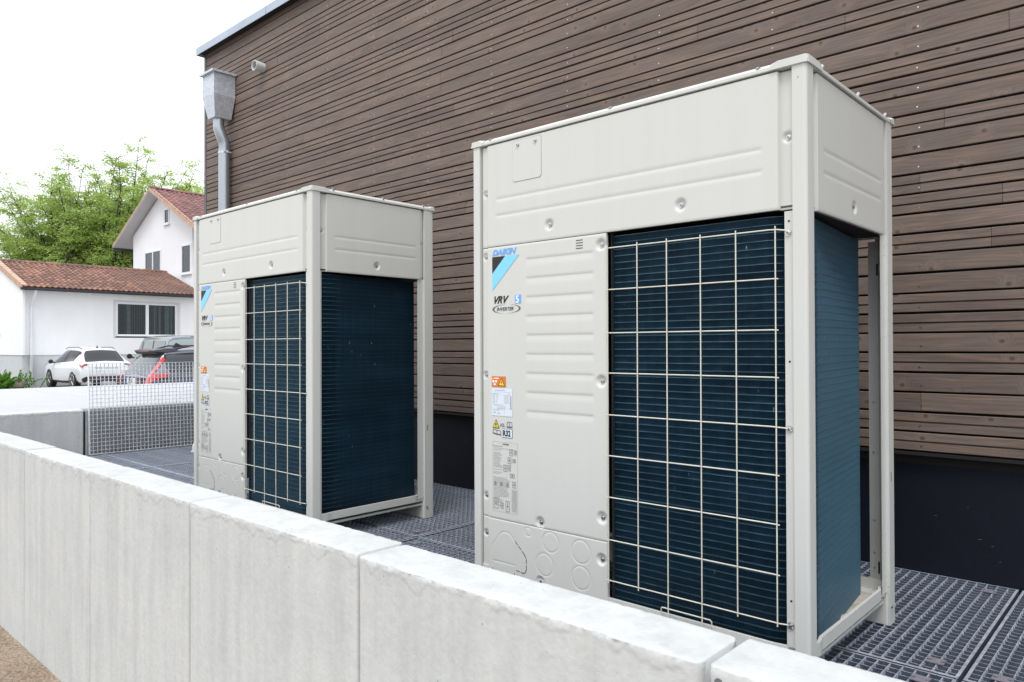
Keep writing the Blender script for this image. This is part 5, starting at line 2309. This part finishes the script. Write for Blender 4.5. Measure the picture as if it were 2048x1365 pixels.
tree('dark_bushy_tree', (-65, 16.2, GZ), 'darker green bushy tree low down behind the lighter trees', None, .25, 2.6, 9,
     [(-67, 14.6, 5.6, 3.4, 4.0, 2.0), (-62.5, 19.0, 5.0, 3.0, 4.4, 1.8), (-69.5, 11.5, 6.2, 3.0, 3.4, 2.3)], mat=LEAFD, seed=13, twigs=40, lsize=.24, spread=.9)

bu = thing('fern_bush', (-33.7, 5.7, GZ), 'bright green ferny bush at the foot of the low white house', 'bush')
pts_ = []
for k_ in range(230):
    a = rng.uniform(0, 2*math.pi)
    l_ = rng.uniform(.35, .95)
    tilt = rng.uniform(.25, 1.2)
    cx_, cy_ = rng.normal(0, .28), rng.normal(0, .42)
    for q in range(24):
        s_ = q/23*l_
        h_ = s_*math.cos(tilt*.6)*1.05-.55*s_*s_*math.sin(tilt)
        o_ = s_*math.sin(tilt*.8)
        w_ = .07*(1-q/25)
        for sg_ in (-1, 1):
            pts_.append((bu.location.x+cx_+math.cos(a)*o_-math.sin(a)*w_*sg_, bu.location.y+cy_+math.sin(a)*o_+math.cos(a)*w_*sg_, GZ+.02+max(0, h_)))
leaves('foliage', np.array(pts_), .085, bu, FERN, off=tuple(bu.location))
st = MB()
for k_, (x, y, s_) in enumerate([(-33.1, 6.38, .30), (-33.2, 6.72, .22)]):
    pass
stn = MB()
rg_ = np.random.default_rng(4)
vs, fs = [], []
for i_ in range(7):
    for j_ in range(10):
        th = math.pi*i_/6
        ph = 2*math.pi*j_/10
        r_ = .19*rg_.uniform(.8, 1.15)
        vs.append((-33.2+r_*math.sin(th)*math.cos(ph), 6.45+r_*1.25*math.sin(th)*math.sin(ph), GZ+.18+r_*math.cos(th)))
for i_ in range(6):
    for j_ in range(10):
        j2 = (j_+1) % 10
        fs.append((i_*10+j_, (i_+1)*10+j_, (i_+1)*10+j2, i_*10+j2))
stn.add(vs, fs)
tag(stn.build('boulder', simple('grey_boulder', (.20, .18, .15), rough=.9, var=.3, scale=6), off=(0, 0, 0)), 'rounded grey boulder beside the ferny bush by the house wall', 'stone')

# ------------------------------------------------------------------ cars
TYRE = simple('tyre_rubber', (.018, .018, .018), rough=.8)
RIM = simple('alloy_rim', (.35, .35, .36), rough=.35, metal=.8)
CARGLASS = glassmat('car_glass', (.012, .014, .016))
TRIM = simple('black_plastic_trim', (.02, .02, .021), rough=.5)
REDL = simple('red_lamp', (.62, .035, .03), rough=.12, var=.15, scale=12, coat=.6)
REDB = simple('red_lamp_bright', (.72, .055, .06), rough=.12, var=.1, scale=12, coat=.6)
DREDL = simple('dark_red_lamp', (.22, .02, .03), rough=.2, var=.2)
PLATEW = simple('plate_white', (.75, .75, .76), rough=.4, var=.02)
PLATEB = simple('plate_blue', (.02, .07, .40), rough=.4)
CHROME = simple('chrome', (.6, .6, .6), rough=.15, metal=1)


def carpaint(name, col, metal=0.0):
    return simple(name, col, rough=.28, metal=metal, var=.02, coat=.8, spec=.5)


def catmull(P, n):
    P = np.asarray(P, float)
    Q = np.vstack([2*P[0]-P[1], P, 2*P[-1]-P[-2]])
    out = []
    for i_ in range(1, len(Q)-2):
        for t in np.linspace(0, 1, n, endpoint=False):
            a, b_, c, d_ = Q[i_-1], Q[i_], Q[i_+1], Q[i_+2]
            out.append(.5*((2*b_)+(-a+c)*t+(2*a-5*b_+4*c-d_)*t*t+(-a+3*b_-3*c+d_)*t**3))
    out.append(P[-1])
    return np.array(out)


class Car:
    """x forward from the rear bumper, y left, z up"""

    def __init__(s, stations, NS=6, NV=5, zlow=None):
        st_ = catmull(stations, NS)
        secs = []
        for (x, zb, zw, zt, wb, ww, wt) in st_:
            zt = max(zt, zw+.01)
            mid = zb+.55*(zw-zb)
            pts = [(wb*.90, zb), (wb, zb+.07), (ww*1.0, mid), (ww*.975, zw), (ww*.975*.45+wt*.55, zw+.55*(zt-zw)), (wt, zt-.10*min(1, (zt-zw)/.4)), (wt*.82, zt-.012), (0, zt+.018)]
            secs.append([(x, p[0], p[1]) for p in catmull(pts, NV)])
        s.G = np.array(secs)
        s.NS, s.NV = NS, NV

    def S(s, u, v, d=0.0, side=1):
        """u station index, v section index (0..7); d outward offset"""
        G = s.G

        def at(uu, vv):
            a, b_ = np.clip(uu*s.NS, 0, G.shape[0]-1.001), np.clip(vv*s.NV, 0, G.shape[1]-1.001)
            i_, j_ = int(a), int(b_)
            fa, fb = a-i_, b_-j_
            return (G[i_, j_]*(1-fa)*(1-fb)+G[i_+1, j_]*fa*(1-fb)+G[i_, j_+1]*(1-fa)*fb+G[i_+1, j_+1]*fa*fb)
        p = at(u, v)
        if d:
            du = at(u+.05, v)-at(u-.05, v)
            dv = at(u, v+.05)-at(u, v-.05)
            n_ = np.cross(dv, du)
            ln = np.linalg.norm(n_)
            if ln > 1e-9:
                n_ /= ln
                c = np.array([G[:, :, 0].mean(), 0, .6])
                if n_.dot(p-c) < 0:
                    n_ = -n_
                p = p+n_*d
        return (p[0], p[1]*side, p[2])

    def body(s, parent, mat):
        G = s.G
        nu, nv = G.shape[:2]
        L_ = G.copy()
        R_ = G[:, ::-1].copy()
        R_[:, :, 1] *= -1
        A_ = np.concatenate([L_, R_[:, 1:]], 1)
        nw = A_.shape[1]
        V = A_.reshape(-1, 3)
        i_ = (np.arange(nu-1)[:, None]*nw+np.arange(nw-1)[None, :]).ravel()
        F = np.stack([i_, i_+1, i_+1+nw, i_+nw], 1)
        ex = []
        for e_ in (0, nu-1):
            for j_ in range(nw//2):
                a, b_, c, d_ = e_*nw+j_, e_*nw+j_+1, e_*nw+nw-2-j_, e_*nw+nw-1-j_
                ex.append((a, d_, c, b_) if e_ == 0 else (a, b_, c, d_))
        F = np.concatenate([F, np.array(ex)])
        return npmesh('body', V, F, mat, parent, smooth=True)

    def patch(s, name, us, vlo, vhi, mat, parent, side=1, d=.006, n=10, m_=4, both=False):
        """strip between v=vlo(u) and v=vhi(u)"""
        us = np.asarray(us, float)
        t_ = np.linspace(0, len(us)-1, n)
        U_ = np.interp(t_, range(len(us)), us)
        A_ = np.interp(t_, range(len(us)), vlo)
        B2 = np.interp(t_, range(len(us)), vhi)
        mid = name in ('rear_window', 'windscreen', 'lower_bumper')
        if mid:                      # one pane right across the middle
            cols = [(1, j_/m_) for j_ in range(m_+1)]+[(-1, 1-j_/m_) for j_ in range(1, m_+1)]
            passes = [cols]
        else:
            passes = [[(sd_, j_/m_) for j_ in range(m_+1)] for sd_ in ((1, -1) if both else (side,))]
        for cols in passes:
            mb_ = MB()
            nc_ = len(cols)
            vs = [s.S(U_[k_], A_[k_]+(B2[k_]-A_[k_])*tt, d, sd_) for k_ in range(n) for (sd_, tt) in cols]
            fs = [(k_*nc_+j_, k_*nc_+j_+1, (k_+1)*nc_+j_+1, (k_+1)*nc_+j_) for k_ in range(n-1) for j_ in range(nc_-1)]
            if name == 'lower_bumper':
                fs = [f for q_, f in enumerate(fs) if q_ % (nc_-1) != m_]
            mb_.add(vs, fs)
            last = mb_.build(name, mat, parent, smooth='all')
        return last


def wheel(parent, x, y, r, sgn, w_=.22):
    mb_ = MB()
    mb_.tube([(x, y-sgn*w_, r), (x, y-sgn*w_*.95, r), (x, y-sgn*.02, r), (x, y, r)], [r*.93, r, r, r*.93], 28)
    wh = mb_.build('wheel', TYRE, parent, smooth=True)
    mb_ = MB()
    mb_.tube([(x, y-sgn*.01, r), (x, y+sgn*.004, r)], r*.72, 24)
    mb_.build('rim_recess', TRIM, wh)
    mb_ = MB()
    for k_ in range(5):
        a = 2*math.pi*k_/5+.3
        for da in (-.16, .16):
            p0 = (x+math.cos(a)*r*.12, y+sgn*.010, r+math.sin(a)*r*.12)
            p1 = (x+math.cos(a+da)*r*.70, y+sgn*.008, r+math.sin(a+da)*r*.70)
            mb_.tube([p0, p1], [.022, .018], 5)
    mb_.tube([(x+math.cos(2*math.pi*q/24)*r*.70, y+sgn*.006, r+math.sin(2*math.pi*q/24)*r*.70) for q in range(25)], .012, 5, cap=False)
    mb_.build('rim', RIM, wh, smooth=True)
    return wh


def arches(parent, x, y, r, sgn):
    mb_ = MB()
    n_ = 20
    vs = []
    for q in range(n_+1):
        a = math.pi*q/n_*1.16-.25
        for rr, yy in ((r*1.0, y-sgn*.03), (r*1.13, y+sgn*.012)):
            vs.append((x+math.cos(a)*rr, yy, r*.98+math.sin(a)*rr))
    mb_.add(vs, [(2*q, 2*q+1, 2*q+3, 2*q+2) for q in range(n_)])
    mb_.build('wheel_arch', TRIM, parent)
    mb_ = MB()
    mb_.tube([(x, y-sgn*.01, r), (x, y+sgn*.010, r)], r*1.08, 28)
    mb_.build('wheel_housing', TRIM, parent)


def mirror(parent, x, y, z, sgn, mat):
    mb_ = MB()
    mb_.tube([(x, y, z-.03), (x, y+sgn*.10, z)], .025, 6)
    mb_.tube([(x-.05, y+sgn*.15, z+.02), (x-.03, y+sgn*.15, z+.02), (x+.05, y+sgn*.14, z+.02), (x+.11, y+sgn*.13, z+.02)], [.070, .085, .085, .04], 12)
    mb_.build('wing_mirror', mat, parent, smooth=True)


def boxp(name, x0_, x1_, y0_, y1_, z0_, z1_, mat, parent, rot=None):
    mb_ = MB()
    mb_.box(x0_, x1_, y0_, y1_, z0_, z1_, rot)
    return mb_.build(name, mat, parent)


def lettering(parent, name, body, size, x, yc, z, mat, stretch=1.0, bold=.002, spacing=1.0):
    # read from behind the car: text runs from +y (left) to -y (right)
    return text_mesh(name, body, size, mat, lambda a, b_, c: (x-c, yc-a, z+b_), parent, stretch=stretch, bold=bold, spacing=spacing, align='CENTER', extrude=.002)


# white crossover
WCAR = carpaint('white_car_paint', (.74, .76, .80))
c1 = thing('white_car', (-29.85, 8.48, GZ), 'white crossover car parked nose first against the low white house', 'car', 'cars parked in the yard', rz=math.pi)
S1 = Car([(0.00, .42, .74, .82, .66, .76, .62), (0.05, .32, .92, 1.02, .80, .90, .74), (0.22, .27, 1.00, 1.13, .85, .935, .68), (0.62, .25, 1.02, 1.49, .89, .94, .60),
          (0.95, .25, 1.01, 1.575, .91, .94, .60), (1.9, .23, .99, 1.615, .92, .94, .62), (2.75, .23, .97, 1.55, .92, .94, .61), (3.45, .24, .95, 1.13, .91, .93, .68),
          (4.2, .26, .86, .95, .90, .92, .70), (4.52, .32, .72, .80, .82, .85, .62), (4.65, .42, .60, .64, .62, .66, .5)])
S1.body(c1, WCAR)
S1.patch('side_window', [3.2, 3.9, 4.9, 5.95, 6.75], [4.3, 3.28, 3.16, 3.14, 3.14], [4.5, 4.85, 4.95, 4.9, 3.5], CARGLASS, c1, both=True, n=16)
S1.patch('window_pillar', [5.0, 5.06], [3.14, 3.14], [4.98, 4.98], TRIM, c1, both=True, n=3, d=.010)
S1.patch('window_pillar', [3.86, 3.93], [3.25, 3.2], [4.85, 4.9], TRIM, c1, both=True, n=3, d=.010)
S1.patch('rear_window', [1.65, 2.2, 2.85, 3.05], [5.15, 4.75, 4.85, 5.2], [7, 7, 7, 7], CARGLASS, c1, both=True, n=10, d=.008, m_=6)
S1.patch('windscreen', [6.15, 6.9], [5.2, 5.2], [7, 7], CARGLASS, c1, both=True, n=8, d=.006, m_=6)
S1.patch('rear_lamp', [.66, .98], [2.75, 2.95], [5.7, 5.9], DREDL, c1, both=True, n=5, d=.014, m_=10)
S1.patch('rear_lamp_glow', [.74, .90], [2.75, 2.95], [3.9, 4.3], REDB, c1, both=True, n=4, d=.018, m_=6)
S1.patch('rear_lamp_side', [1.0, 1.7], [2.72, 2.98], [3.0, 3.06], DREDL, c1, both=True, n=5, d=.012)
S1.patch('lower_bumper', [0.02, .6, 1.4], [.0, .0, .0], [1.35, 1.35, 1.2], TRIM, c1, both=True, n=8, d=.012)
S1.patch('sill_trim', [2.5, 6.8], [.2, .2], [1.1, 1.1], TRIM, c1, both=True, n=8, d=.008)
boxp('bumper_cover', -.022, .03, -.62, .62, .33, .52, TRIM, c1)
boxp('bumper_reflector', -.028, -.02, -.60, .60, .475, .50, DREDL, c1)
for s_ in (1, -1):
    for x in (.88, 3.68):
        arches(c1, x, s_*.925, .355, s_)
        wheel(c1, x, s_*.945, .355, s_)
    mirror(c1, 3.05, s_*.90, 1.04, s_, TRIM)
    mb = MB()
    mb.tube([(.95, s_*.585, 1.565), (1.2, s_*.60, 1.625), (2.4, s_*.60, 1.625), (2.75, s_*.60, 1.56)], .013, 6)
    mb.build('roof_rail', TRIM, c1)
mb = MB()
mb.add([(1.05, 0, 1.70), (.98, .018, 1.595), (.98, -.018, 1.595), (1.22, 0, 1.60)], [(0, 1, 2), (0, 2, 3), (0, 3, 1)])
mb.build('roof_antenna', TRIM, c1)
lettering(c1, 'brand_lettering', 'ŠKODA', .095, .0, 0, .80, CHROME, stretch=2.2, bold=.003, spacing=1.3)
boxp('number_plate', -.034, -.026, -.26, .26, .60, .71, PLATEW, c1)

# dark estate / SUV with tall red lamps
DCAR = carpaint('plum_grey_car_paint', (.13, .13, .17), .3)
c2 = thing('dark_car', (-13.2-.948, 3.513+.066, GZ), 'plum-grey estate car with tall red rear lamps behind the standing grating', 'car', 'cars parked in the yard', rz=R(86))
S2 = Car([(0.00, .46, .80, .88, .70, .80, .60), (0.03, .34, .98, 1.03, .82, .90, .72), (0.09, .30, 1.06, 1.11, .86, .935, .72), (0.36, .28, 1.10, 1.50, .90, .95, .62),
          (0.55, .27, 1.09, 1.565, .92, .95, .62), (1.9, .26, 1.05, 1.61, .93, .95, .64), (2.75, .26, 1.02, 1.56, .93, .95, .62), (3.5, .27, 1.0, 1.13, .92, .94, .70),
          (4.3, .3, .92, 1.0, .90, .92, .72), (4.62, .36, .76, .84, .82, .85, .62), (4.72, .46, .64, .68, .62, .66, .5)])
S2.body(c2, DCAR)
S2.patch('side_window', [2.92, 3.25, 3.75, 5.0, 5.95, 6.8], [3.75, 3.30, 3.22, 3.16, 3.14, 3.14], [4.2, 4.75, 4.95, 4.95, 4.9, 3.5], CARGLASS, c2, both=True, n=20)
S2.patch('window_moulding', [2.80, 3.15, 3.75, 5.0, 5.95, 6.8], [3.62, 3.12, 3.08, 3.04, 3.02, 3.02], [3.75, 3.24, 3.18, 3.12, 3.10, 3.10], TRIM, c2, both=True, n=20, d=.010, m_=1)
S2.patch('window_moulding', [2.80, 3.2, 3.75, 5.0, 5.95], [4.10, 4.75, 4.95, 4.95, 4.9], [4.35, 4.9, 5.07, 5.07, 5.02], TRIM, c2, both=True, n=20, d=.010, m_=1)
S2.patch('rear_window', [1.75, 2.25, 2.80, 2.95], [5.1, 4.95, 5.0, 5.2], [7, 7, 7, 7], glassmat('rear_glass_grey', (.06, .065, .08)), c2, both=True, n=10, d=.008, m_=6)
S2.patch('rear_lamp', [.25, .6, 1.1, 1.5, 2.0, 2.6, 3.05], [1.4, 1.6, 2.2, 3.0, 3.65, 4.05, 4.4], [3.6, 4.3, 4.85, 4.9, 4.95, 5.0, 5.05], REDB, c2, both=True, n=24, d=.012)
S2.patch('rear_lamp_lower', [.3, 1.0, 2.0, 2.95], [2.5, 2.6, 2.72, 2.85], [3.1, 3.2, 3.2, 3.05], REDL, c2, both=True, n=12, d=.022)
S2.patch('lower_bumper', [0.02, .6, 1.4, 2.0], [.0, .0, .0, 0], [2.75, 2.7, 2.6, 2.5], TRIM, c2, both=True, n=8, d=.012)
S2.patch('sill_trim', [2.0, 6.8], [.2, .2], [2.3, 1.6], TRIM, c2, both=True, n=8, d=.008)
mb = MB()
mb.prism([(.20, 1.540), (.22, 1.518), (.42, 1.50), (.60, 1.53), (.64, 1.578), (.40, 1.572)], 1, -.60, .60)
sp2 = mb.build('rear_spoiler', DCAR, c2)
mb = MB()
mb.prism([(.215, 1.516), (.25, 1.470), (.42, 1.46), (.42, 1.498), (.225, 1.518)], 1, -.585, .585)
mb.build('spoiler_underside', TRIM, sp2)
boxp('high_brake_lamp', .205, .215, -.30, .30, 1.512, 1.530, DREDL, c2)
boxp('number_plate', -.036, -.026, -.26, .26, .905, 1.015, PLATEW, c2)
pl2 = boxp('plate_band', -.039, -.037, .215, .26, .905, 1.015, PLATEB, c2)
lettering(c2, 'plate_lettering', 'ZS 67', .105, -.038, -.02, .925, BLACKM, stretch=.95, bold=.001)
boxp('bumper_insert', -.022, .03, -.62, .62, .50, 1.035, TRIM, c2)
boxp('rear_fog_reflector', -.028, -.020, -.60, -.36, .93, .99, DREDL, c2)
for s_ in (1, -1):
    for x in (.92, 3.72):
        arches(c2, x, s_*.935, .365, s_)
        wheel(c2, x, s_*.955, .365, s_)
    mirror(c2, 3.05, s_*.92, 1.10, s_, TRIM)
    mb = MB()
    mb.tube([(.60, s_*.60, 1.56), (.85, s_*.62, 1.625), (2.5, s_*.63, 1.64), (2.85, s_*.62, 1.56)], .015, 6)
    mb.build('roof_rail', TRIM, c2)
mb = MB()
mb.add([(.80, 0, 1.69), (.72, .02, 1.58), (.72, -.02, 1.58), (1.0, 0, 1.59)], [(0, 1, 2), (0, 2, 3), (0, 3, 1)])
mb.build('roof_antenna', TRIM, c2)

# grey van
VCAR = carpaint('slate_van_paint', (.16, .18, .21), .4)
hd = R(172)
lf = Vector((-math.sin(hd), math.cos(hd), 0))
org = Vector((-21.0, 7.04, GZ))-lf*.93
c3 = thing('grey_van', tuple(org), 'slate grey passenger van with large rear window parked behind the dark car', 'van', 'cars parked in the yard', rz=hd)
S3 = Car([(0.00, .50, .90, 1.0, .84, .90, .78), (0.04, .38, 1.16, 1.30, .90, .95, .82), (0.12, .34, 1.22, 1.80, .92, .955, .80), (0.32, .32, 1.22, 1.93, .93, .955, .80),
          (1.5, .30, 1.20, 1.965, .93, .955, .81), (2.8, .30, 1.18, 1.96, .93, .955, .81), (3.4, .30, 1.16, 1.88, .93, .95, .79), (4.1, .30, 1.12, 1.32, .92, .94, .78),
          (4.6, .34, .98, 1.08, .90, .92, .74), (4.85, .40, .80, .86, .80, .84, .6)])
S3.body(c3, VCAR)
S3.patch('side_window', [3.1, 3.2, 4.0, 5.0, 6.0, 6.9], [3.2, 3.12, 3.12, 3.12, 3.12, 3.12], [4.6, 4.7, 4.7, 4.7, 4.7, 3.4], glassmat('van_side_glass', (.10, .13, .125)), c3, both=True, n=18)
for u_ in (4.1, 5.15):
    S3.patch('window_pillar', [u_, u_+.07], [3.1, 3.1], [4.75, 4.75], TRIM, c3, both=True, n=3, d=.010)
S3.patch('rear_window', [1.12, 1.5, 2.02, 2.12], [4.6, 4.3, 4.5, 4.9], [7, 7, 7, 7], glassmat('van_rear_glass', (.28, .33, .33)), c3, both=True, n=10, d=.010, m_=6)
for y_ in (-.42, .0, .42):
    mb = MB()
    mb.tube([(.055, y_-.10, 1.52), (.055, y_, 1.55), (.055, y_+.10, 1.52)], .05, 8)
    mb.build('headrest', TRIM, c3, smooth=True)
S3.patch('windscreen', [6.1, 6.9], [5.2, 5.2], [7, 7], CARGLASS, c3, both=True, n=8, d=.006, m_=6)
S3.patch('rear_lamp', [.6, 1.0, 1.3], [2.3, 2.5, 2.7], [3.2, 3.4, 3.2], REDL, c3, both=True, n=8, d=.014)
boxp('high_brake_lamp', .19, .25, -.20, .20, 1.90, 1.935, DREDL, c3)
for s_ in (1, -1):
    for x in (.85, 3.85):
        arches(c3, x, s_*.935, .345, s_)
        wheel(c3, x, s_*.955, .345, s_)
    mirror(c3, 3.75, s_*.93, 1.30, s_, TRIM)
